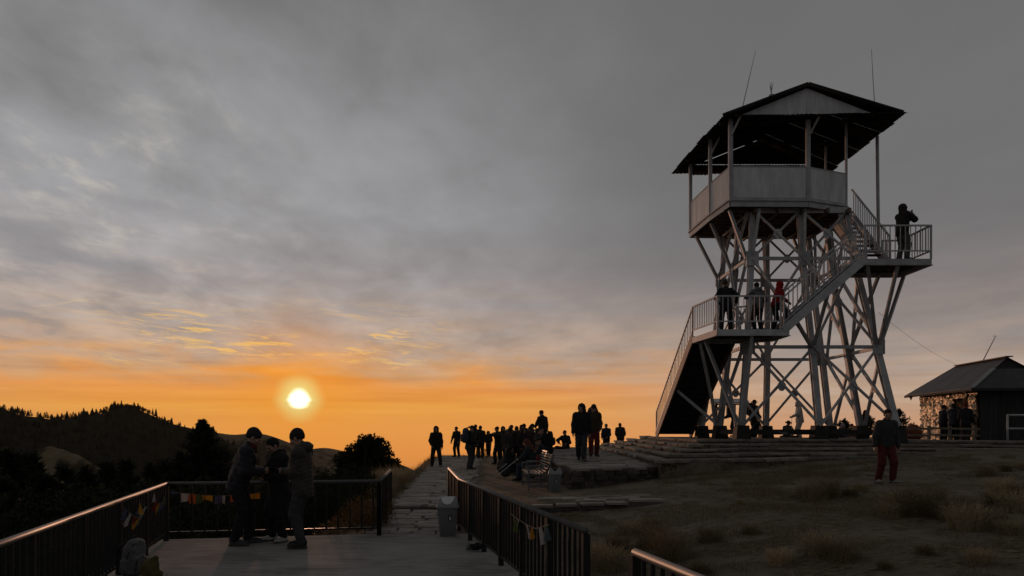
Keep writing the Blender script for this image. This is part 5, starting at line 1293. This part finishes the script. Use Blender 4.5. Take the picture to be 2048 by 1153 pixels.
person('seated figure in a pale hat before the small conifer', gp(1681, 37.0), 150, 1.62, dict(SIT(.02, .5), lean=6), (.05, .03, .06), BLK, BLK, 'beanie', (.25, .25, .3), .03, -.02, group=UT)
person('seated figure in a red hat between two rear tower legs', gp(1703, 37.5), 190, 1.55, dict(SIT(.02, .5), lean=6), (.05, .05, .03), BLK, BLK, 'beanie', (.16, .02, .02), .03, -.02, group=UT)
person('dark figure standing behind the rear right tower leg', gp(1728, 38.0), 180, 1.52, dict(), (.03, .02, .02), BLK, BLK, 'hood', (.05, .02, .015), .04, group=UT)
SH = 'customers at the hut'
person('customer in dark jacket and round cap at the foil wall, left of three', gp(1886, 33.2, 1.12), 70, 1.66, dict(hl=(-.1, .3, 1.0), hr=(.15, .3, 1.0)), NAVY, BLK, BLK, 'beanie', BLK, .025, group=SH)
person('customer in blue jacket with pale waistband at the hut doorway', gp(1906, 32.2, 1.12), 55, 1.67, dict(hl=(-.1, .3, 1.0), hr=(.15, .3, 1.0)), (.035, .042, .055), BLK, BLK, 'beanie', BLK, .03, hooddown=True, group=SH)
person('customer in a red hat and heavy dark coat nearest the hut corner', gp(1931, 31.3, 1.12), 50, 1.69, dict(hl=(-.2, .2, .95), hr=(.2, .2, .95)), BLK, (.03, .02, .018), BLK, 'beanie', (.14, .025, .015), .045, group=SH)

# ------------------------------------------------------------------ vegetation
NEED = mat('conifer_needles', (0.018, 0.026, 0.014), 0.8, 0, .35, 1.5, spec=.15, transl=.15)
LEAF = mat('rhododendron_leaves', (0.026, 0.034, 0.016), 0.8, 0, .35, 2, spec=.08, transl=.12)
BARK = mat('dark_bark', (0.05, 0.038, 0.028), 0.95, 0, .3, 8, .6, 30)
DRYG = mat('dry_grass', (0.34, 0.27, 0.165), 0.9, 0, .55, 26, spec=.1, transl=.35, rnd=.2)
DRYD = mat('dark_dry_grass', (0.20, 0.155, 0.092), 0.9, 0, .6, 30, spec=.1, transl=.3, rnd=.2)
GOLD = mat('backlit_weed', (0.15, 0.095, 0.04), 0.9, 0, .4, 6, spec=.1, transl=.4)
def tri_mesh(name, C, A, B, m):
    """N triangles given by three corner arrays"""
    n = len(C); V = np.stack([C, A, B], 1).reshape(-1, 3)
    me = bpy.data.meshes.new(name); me.vertices.add(3 * n); me.vertices.foreach_set('co', V.astype(np.float32).ravel())
    me.loops.add(3 * n); me.loops.foreach_set('vertex_index', np.arange(3 * n, dtype=np.int32)); me.polygons.add(n)
    me.polygons.foreach_set('loop_start', np.arange(0, 3 * n, 3, dtype=np.int32)); me.materials.append(m); me.update(calc_edges=True); me.validate(); return me
def unit(n, g): v = g.normal(size=(n, 3)); return v / np.linalg.norm(v, axis=1)[:, None]

def conifer_meshes(H, W, nb, npb, seed, nl=.16, lean=0.0, ragged=.25):
    g = np.random.default_rng(seed); tr = MB(); tr.tube([(0, 0, -.5), (0, 0, H * .5), (.03 * H * lean, 0, H * .985)], [.032 * H ** .8, .02 * H ** .8, .006], 7)
    C, A, B = [], [], []
    for i in range(nb):
        t = (i + g.random()) / nb; z = H * (.06 + .93 * t); L = W * (1 - t) ** .92 * (1 - ragged * g.random()) + .06; a = g.random() * 6.283 + i * 2.4
        d = np.array([math.cos(a), math.sin(a), 0]); up = .35 * t - .12 + .15 * g.normal()
        n = max(6, int(npb * (.25 + L / W))); s = g.random(n) ** .7
        P = d[None] * (s * L)[:, None] + np.array([0, 0, z]) + np.array([0, 0, 1.0])[None] * (up * L * s + .10 * L * s * s - .02)[:, None] + g.normal(size=(n, 3)) * (.05 * L * s + .015)[:, None]
        D = unit(n, g) * .75 + d[None] * .8 + np.array([0, 0, .15]); D /= np.linalg.norm(D, axis=1)[:, None]
        ln = nl * (.6 + .8 * g.random(n)); sd = np.cross(D, unit(n, g)); sd /= np.linalg.norm(sd, axis=1)[:, None]
        C.append(P + D * ln[:, None]); A.append(P + sd * (ln * .22)[:, None]); B.append(P - sd * (ln * .22)[:, None])
        if i % 4 == 0: tr.tube([(0, 0, z), tuple(np.array([0, 0, z]) + d * L * .85 + np.array([0, 0, up * L * .8]))], [.008 + .004 * L, .004], 4, False)
    return tr, tri_mesh('crown', np.concatenate(C), np.concatenate(A), np.concatenate(B), NEED)
def broad_meshes(clumps, leaves, ll, seed, m, trunk_r=.1, stem=True, base=(0, 0, -.4)):
    g = np.random.default_rng(seed); tr = MB(); C, A, B = [], [], []
    cz = min(c[2] for c in clumps); top = (0, 0, cz)
    if stem: tr.tube([base, (0.05, .03, cz * .5), top], [trunk_r, trunk_r * .8, trunk_r * .6], 7)
    for (x, y, z, r) in clumps:
        if stem: tr.tube([top, (x * .5, y * .5, (cz + z) / 2 - .05), (x, y, z)], [trunk_r * .5, trunk_r * .3, .012], 5, False)
        n = int(leaves * (r ** 2)); nr = max(4, n // 9)
        R_ = unit(nr, g); R_[:, 2] = R_[:, 2] * .9 + .1; rad = r * (.55 + .5 * g.random(nr) ** .5)
        ctr = np.array([x, y, z]) + R_ * rad[:, None] * np.array([1, 1, .85])
        for k in range(9):           # rosettes of leaves around each twig end
            D = R_ * .5 + unit(nr, g) * .85; D /= np.linalg.norm(D, axis=1)[:, None]; ln = ll * (.7 + .6 * g.random(nr)); sd = np.cross(D, unit(nr, g)); sd /= np.linalg.norm(sd, axis=1)[:, None]
            P = ctr + g.normal(size=(nr, 3)) * .015
            C += [P + D * ln[:, None], P]; w = (ln * .19)[:, None]; M_ = P + D * (ln * .5)[:, None]
            A += [M_ + sd * w, M_ - sd * w]; B += [M_ - sd * w, M_ + sd * w]
    return tr, tri_mesh('crown', np.concatenate(C), np.concatenate(A), np.concatenate(B), m)
def plant(name, label, cat, loc, tr, crown, group=None, rz=0.0, sc=1.0, trunk_me=None, wide=1.0):
    o = empty(name, loc, label, cat, group); o.rotation_euler = (0, 0, rz); o.scale = (sc * wide, sc * wide, sc)
    tm = trunk_me or tr.mesh('trunk', BARK, smooth=True)
    for nm, me in (('trunk', tm), ('crown', crown)):
        c = bpy.data.objects.new(nm, me); COL.objects.link(c); c.parent = o
    return tm
# the tall conifer and the round rhododendron by the terrace
def base_under(px, Y): x = (px - 1024) / F * Y; return x, Y, gz(x, Y)
x, y, z = base_under(405, 46); top = HC + (HOR - 838) / F * 46
t_, c_ = conifer_meshes(top - z, 6.6, 640, 170, 3, .19, ragged=.5); plant('conifer_tree', 'dark pointed conifer rising left of the three phone users', 'tree', (x, y, z), t_, c_)
x, y, z = base_under(737, 40); top = HC + (HOR - 872) / F * 40; hh = top - z
cl = []; g_ = random.Random(5)
for px, py, r in ((735, 890, .42), (720, 898, .45), (757, 893, .40), (705, 915, .50), (738, 918, .6), (770, 912, .48), (690, 938, .5), (720, 945, .65), (755, 942, .65), (785, 934, .48), (798, 950, .42), (684, 962, .5), (710, 975, .7), (748, 978, .75), (782, 972, .6), (800, 975, .4), (728, 880, .28), (746, 880, .26), (700, 1000, .7), (745, 1010, .8), (785, 1005, .6)):
    p = at(px, py, 40) - Vector((x, y, z)); cl.append((p.x, g_.uniform(-.7, .7), p.z, r * 1.12)); cl.append((p.x + g_.uniform(-.3, .3), g_.uniform(-1.1, 1.1), p.z - .1, r)); cl.append((p.x + g_.uniform(-.3, .3), g_.uniform(-.5, .5), p.z - .15, r))
t_, c_ = broad_meshes(cl, 2300, .17, 6, LEAF, .14); plant('rhododendron_tree', 'round leafy tree against the orange sky left of the path', 'tree', (x, y, z), t_, c_)
# evergreens and bushes on the slope below the terrace
CON = [conifer_meshes(7.0, 2.3, 150, 90, 40 + i, .26, ragged=.35) for i in range(3)]; CON = [(a.mesh('trunk', BARK, smooth=True), c) for a, c in CON]
def rand_clumps(seed, w, h, n): q = random.Random(seed); return [(q.uniform(-w, w) * (1 - .5 * t), q.uniform(-w, w) * (1 - .5 * t), .4 + h * t * q.uniform(.8, 1.1), q.uniform(.4, .75)) for t in [i / (n - 1) for i in range(n)]]
BSH = [broad_meshes(rand_clumps(60 + i, 1.4, 2.0, 14), 1500, .105, 70 + i, LEAF, .08, base=(0, 0, -6.5)) for i in range(3)]; BSH = [(a.mesh('trunk', BARK, smooth=True), c) for a, c in BSH]
slope_con = [(20, 34, 903, 0), (60, 42, 908, 1), (-60, 30, 895, 2), (130, 40, 932, 2), (170, 30, 935, 0), (215, 36, 925, 1), (255, 44, 922, 2), (300, 38, 928, 0), (335, 50, 918, 1), (365, 44, 905, 2), (440, 44, 925, 0), (90, 24, 950, 1), (240, 22, 965, 0), (10, 22, 955, 2), (470, 40, 945, 1)]
for px, Y, py, v in slope_con:
    x, y, z = base_under(px, Y); hh = HC + (HOR - py) / F * Y - z; s = max(.35, hh / 7.0)
    plant('conifer_tree', 'dark evergreen on the wooded slope below the terrace', 'tree', (x, y, z), None, CON[v][1], 'evergreens on the slope below', random.uniform(0, 6), s, CON[v][0])
slope_bush = [(640, 27, 940), (668, 30, 935), (610, 25, 955), (690, 24, 970), (570, 28, 950), (530, 26, 962), (500, 30, 958), (460, 24, 975), (420, 27, 968), (380, 22, 985), (350, 26, 965), (660, 19, 1000), (600, 18, 1010), (540, 18.5, 1005), (480, 17.5, 1010), (420, 18, 1012), (370, 17, 1015), (310, 19, 985), (260, 18, 1000), (200, 20, 985), (140, 19, 990), (80, 17, 1000), (20, 18, 990), (180, 14, 1060), (90, 13, 1080), (20, 12, 1090), (270, 15, 1040), (720, 17.5, 1010)]
for i, (px, Y, py) in enumerate(slope_bush):
    x, y, z = base_under(px, Y); hh = HC + (HOR - py) / F * Y - z; s = min(1.3, max(.4, hh / 2.75)); z = z + hh - 2.75 * s if hh / 2.75 > 1.3 else z
    plant('bush', 'dark leafy bush on the slope outside the railings', 'bush', (x, y, z), None, BSH[i % 3][1], 'bushes on the slope outside the railings', random.uniform(0, 6), s, BSH[i % 3][0])
# conifers beyond the hilltop on the right
for px, py, Y, v, lab in ((1686, 838, 60, 0, 'small conifer seen between the right tower legs'), (1737, 830, 62, 1, 'ragged conifer behind the rear right tower leg'), (1797, 818, 58, 2, 'taller conifer rising right of the outer tower leg')):
    x, y, z = base_under(px, Y); hh = HC + (HOR - py) / F * Y - z; t_, c_ = conifer_meshes(hh, (6.2, 6.0, 5.6)[v], 330, 90, 500 + v, .17, ragged=.55)
    plant('conifer_tree', lab, 'tree', (x, y, z), t_, c_)
# tiny trees on the far ridge: countable against the sky
def ridge_tree(seed):
    g = np.random.default_rng(seed); n = 70; t = g.random(n); H = 1.0; rad = .30 * (1 - t) ** .7 * (.5 + g.random(n)); a = g.random(n) * 6.28
    P = np.stack([np.cos(a) * rad * .3, np.sin(a) * rad * .3, .15 + .85 * t], 1); D = np.stack([np.cos(a) * rad, np.sin(a) * rad, -.03 + .05 * g.random(n)], 1); s = np.array([0, 0, .035])
    q = MB(); q.tube([(0, 0, -.1), (0, 0, 1.0)], [.03, .012], 4)
    return q.mesh('trunk', BARK), tri_mesh('crown', P + D, P + s, P - s, NEED)
RT = [ridge_tree(i) for i in range(4)]
q_ = random.Random(21); k = 0
pxs = [(q_.uniform(-5, 235), q_.uniform(4, 15)) for _ in range(75)] + [(q_.uniform(232, 300), q_.uniform(5, 9)) for _ in range(40)] + [(q_.uniform(305, 350), q_.uniform(3, 6)) for _ in range(14)]
for px, hpx in pxs:
    X = (px - 1024) / F * 1300; zr = float(np.interp(X, RX, RPROF)); hm = hpx / F * 1300
    o = empty('ridge_tree', (X, 1300 + q_.uniform(-10, 10), zr - 1.5), 'tiny conifer on the skyline of the dark far ridge', 'tree', 'trees along the far ridge'); o.scale = (hm * (1.0 if px < 232 else 2.2),) * 2 + (hm,)
    v = RT[k % 4]; k += 1
    for nm, me in zip(('trunk', 'crown'), v):
        c = bpy.data.objects.new(nm, me); COL.objects.link(c); c.parent = o
# the wooded flank of the near ridge: trees too many and too far to count
HX, HY, HZ, HY0 = HGRID['hill_ridge_near']; gf = np.random.default_rng(55); nf = 9000
fi = gf.integers(0, len(HX), nf); fj = gf.integers(12, 62, nf); keepf = vnoise(HX[fi], HY[fj], 120, 61) > .30; fi, fj = fi[keepf], fj[keepf]; nf = len(fi)
PB = np.stack([HX[fi] + gf.normal(size=nf) * 4, HY0 + HY[fj] + gf.normal(size=nf) * 6, HZ[fj, fi] - 1.0], 1); hf = 6 + 9 * gf.random(nf)
C_, A_, B_ = [], [], []
for k in range(3):
    af = gf.random(nf) * 3.1416; wf = hf * (.26 + .1 * gf.random(nf)); sdv = np.stack([np.cos(af) * wf, np.sin(af) * wf, hf * .12 * gf.random(nf)], 1)
    C_.append(PB + np.stack([gf.normal(size=nf) * .4, gf.normal(size=nf) * .4, hf * (.85 + .25 * gf.random(nf))], 1)); A_.append(PB + sdv); B_.append(PB - sdv)
tag(link('far_forest', tri_mesh('far_forest', np.concatenate(C_), np.concatenate(A_), np.concatenate(B_), NEED)), 'dark forest covering the flank of the near ridge', 'forest', None, 'stuff')
# grass
def tuft(seed, n, h, w, m, spread=.5, tipw=0.0):
    g = np.random.default_rng(seed); a = g.random(n) * 6.283; r = w * g.random(n) ** .7 * .45; P = np.stack([np.cos(a) * r, np.sin(a) * r, np.zeros(n) - .03], 1)
    L = h * (.55 + .6 * g.random(n)); out = spread * (.2 + g.random(n)); D1 = np.stack([np.cos(a) * out * .35, np.sin(a) * out * .35, np.ones(n)], 1) + g.normal(size=(n, 3)) * .12; D2 = np.stack([np.cos(a) * out, np.sin(a) * out, .75 - .5 * out], 1) + g.normal(size=(n, 3)) * .15
    M_ = P + D1 * (L * .55)[:, None]; Tp = M_ + D2 * (L * .55)[:, None]; sd = np.stack([-np.sin(a), np.cos(a), np.zeros(n)], 1) * (.0035 + .0045 * g.random(n))[:, None]
    return tri_mesh('grass_tussock', np.concatenate([M_ + sd, Tp, ]), np.concatenate([P - sd, M_ + sd]), np.concatenate([P + sd, M_ - sd]), m)
TUF = [tuft(300 + i, 480, .26 + .06 * i, .34 + .08 * i, DRYG if i % 2 else DRYD, .75) for i in range(5)]
tus = [(1235, 1090, 1.0), (1260, 1060, .9), (1310, 1085, 1.2), (1215, 1130, 1.0), (1340, 1110, 1.0), (1400, 1140, .8), (1190, 1110, .8), (1300, 1050, .7), (1630, 990, 1.0), (1660, 985, .9), (1700, 985, .8), (1720, 975, .7), (1610, 985, .7), (1800, 1015, 1.0), (1830, 1020, 1.1), (1865, 1018, 1.1), (1780, 1025, .9), (1900, 1030, 1.0), (1935, 1050, 1.0), (1960, 1045, .8), (1995, 1040, .8), (2020, 1060, .8), (2035, 985, .8), (2000, 980, .9), (1975, 945, .7), (2010, 935, .8), (2040, 930, .7), (1930, 1010, .8), (1640, 1100, .8), (1680, 1110, .7), (1850, 1100, .6), (1960, 1120, .7), (1500, 1060, .5), (1560, 1120, .6), (1420, 1075, .6), (1770, 1130, .5), (1480, 1000, .4), (1990, 1010, .9), (2030, 1015, 1.0), (1870, 990, .6)]
def on_ground(px, py):
    lo, hi = 4.0, 40.0
    for _ in range(40):
        m_ = (lo + hi) / 2; p = at(px, py, m_)
        if p.z > gz(p.x, p.y): lo = m_
        else: hi = m_
    return at(px, py, lo)
for i, (px, py, s) in enumerate(tus):
    p = on_ground(px, py + 8); o = link('grass_tussock', TUF[i % 5], None, loc=p, rot=(0, 0, random.uniform(0, 6)), scale=(s * 1.15, s * 1.15, s)); tag(o, 'tussock of long dry grass on the bare slope right of the terrace', 'grass', 'dry tussocks on the slope')
def blades(name, pts, h, m, wid=.004, lean=.5, seed=1):
    g = np.random.default_rng(seed); n = len(pts); a = g.random(n) * 6.283; L = h * (.4 + .9 * g.random(n)); D = np.stack([np.cos(a) * lean * g.random(n), np.sin(a) * lean * g.random(n), np.ones(n)], 1)
    P = np.asarray(pts) - np.array([0, 0, .01]); sd = np.stack([-np.sin(a), np.cos(a), np.zeros(n)], 1) * wid
    o = link(name, tri_mesh(name, P + D * L[:, None], P + sd, P - sd, m)); return tag(o, kind='stuff')
g = np.random.default_rng(77); N = 260000
gx = 0.8 + 17 * g.random(N); gy = 5.5 + 16.5 * g.random(N) ** .8
keep = (vnoise(gx, gy, 1.1, 41) * .6 + vnoise(gx, gy, .35, 42) * .4 > .53) & (gx > .95 + .24 * np.clip(6.4 - gy, 0, 9)) & (gy < 20.2 + .13 * gx) & ~((gx < 3.2) & (gy > 15.8) & (gy < 20.5))
gx, gy = gx[keep], gy[keep]; gzv = ground_z(gx, gy)
tag(blades('short_dry_grass', np.stack([gx, gy, gzv], 1), .07, DRYD, .0045, .9, 3), 'short dry grass scattered over the bare slope', 'grass')
g = np.random.default_rng(78); N = 1500; gy = 17.5 + 26 * g.random(N); gx = left_edge(gy) - .05 - .7 * g.random(N) ** 1.5 + .0
tag(blades('path_edge_grass', np.stack([gx, gy, ground_z(gx, gy)], 1), .26, GOLD, .0035, .5, 4), 'tall backlit dry grass along the left edge of the path', 'grass')
TB2 = tuft(400, 1500, .75, 1.0, DRYG, .9)
for i, (px, py, Y, s) in enumerate(((803, 975, 21.0, 1.0), (820, 960, 24.0, .8), (790, 990, 18.8, .7))):
    p = at(px, py, Y); p.z = gz(p.x - .35, p.y); o = link('grass_tussock', TB2, None, loc=(p.x - .35, p.y, p.z), rot=(0, 0, i), scale=(s, s, s)); tag(o, 'rounded dry grass tussock hugging the left edge of the path', 'grass', 'tussocks by the path edge')
g = np.random.default_rng(79); N = 1500; gy = 43.2 + 2.0 * g.random(N); gx = -6 + 8 * g.random(N)
tag(blades('crest_grass', np.stack([gx, gy, ground_z(gx, gy)], 1), .22, DRYD, .006, .5, 5), 'dry grass along the crest behind the crowd', 'grass')
WEED = [broad_meshes(rand_clumps(90 + i, .35, .75, 9), 1500, .05, 95 + i, GOLD, .012) for i in range(2)]; WEED = [(a.mesh('trunk', GOLD), c) for a, c in WEED]
for i, (px, py, Y, s) in enumerate(((738, 1058, 13.4, .55), (752, 1052, 13.8, .5), (712, 1062, 13.2, .42), (690, 1064, 13.2, .4), (660, 1066, 13.1, .33), (727, 1040, 13.9, .5))):
    p = at(px, py, Y); zz = gz(p.x, p.y); sc_ = s; o = empty('dry_weed', (p.x, p.y, max(zz, p.z - .3)), 'dry weed glowing in the low sun behind the back railing', 'weed', 'dry weeds behind the back railing'); o.scale = (sc_,) * 3; o.rotation_euler = (0, 0, i)
    for nm, me in zip(('stem', 'leaves'), WEED[i % 2]):
        c = bpy.data.objects.new(nm, me); COL.objects.link(c); c.parent = o
p = (952, 41.0); BB = base_under(*p); 
plant('bush', 'small thorny bush at the feet of the crowd on the crest', 'bush', ((965 - 1024) / F * 42, 42, .05), None, BSH[1][1], None, 1.0, .22, BSH[1][0])

# ------------------------------------------------------------------ haze
hz = MB(); hz.box((-13500, -13000, -1100), (13500, 13500, 330))
hm = bpy.data.materials.new('haze'); hm.use_nodes = True; T = NT(hm.node_tree)
pv = T.n('ShaderNodeVolumePrincipled'); pv.inputs['Color'].default_value = (0.9, 0.8, 0.7, 1); pv.inputs['Density'].default_value = HAZE_D; pv.inputs['Anisotropy'].default_value = 0.3
o_ = T.n('ShaderNodeOutputMaterial'); T.lk(pv.outputs[0], o_.inputs['Volume'])
if HAZE_D > 0: tag(hz.build('haze', hm), kind='stuff')
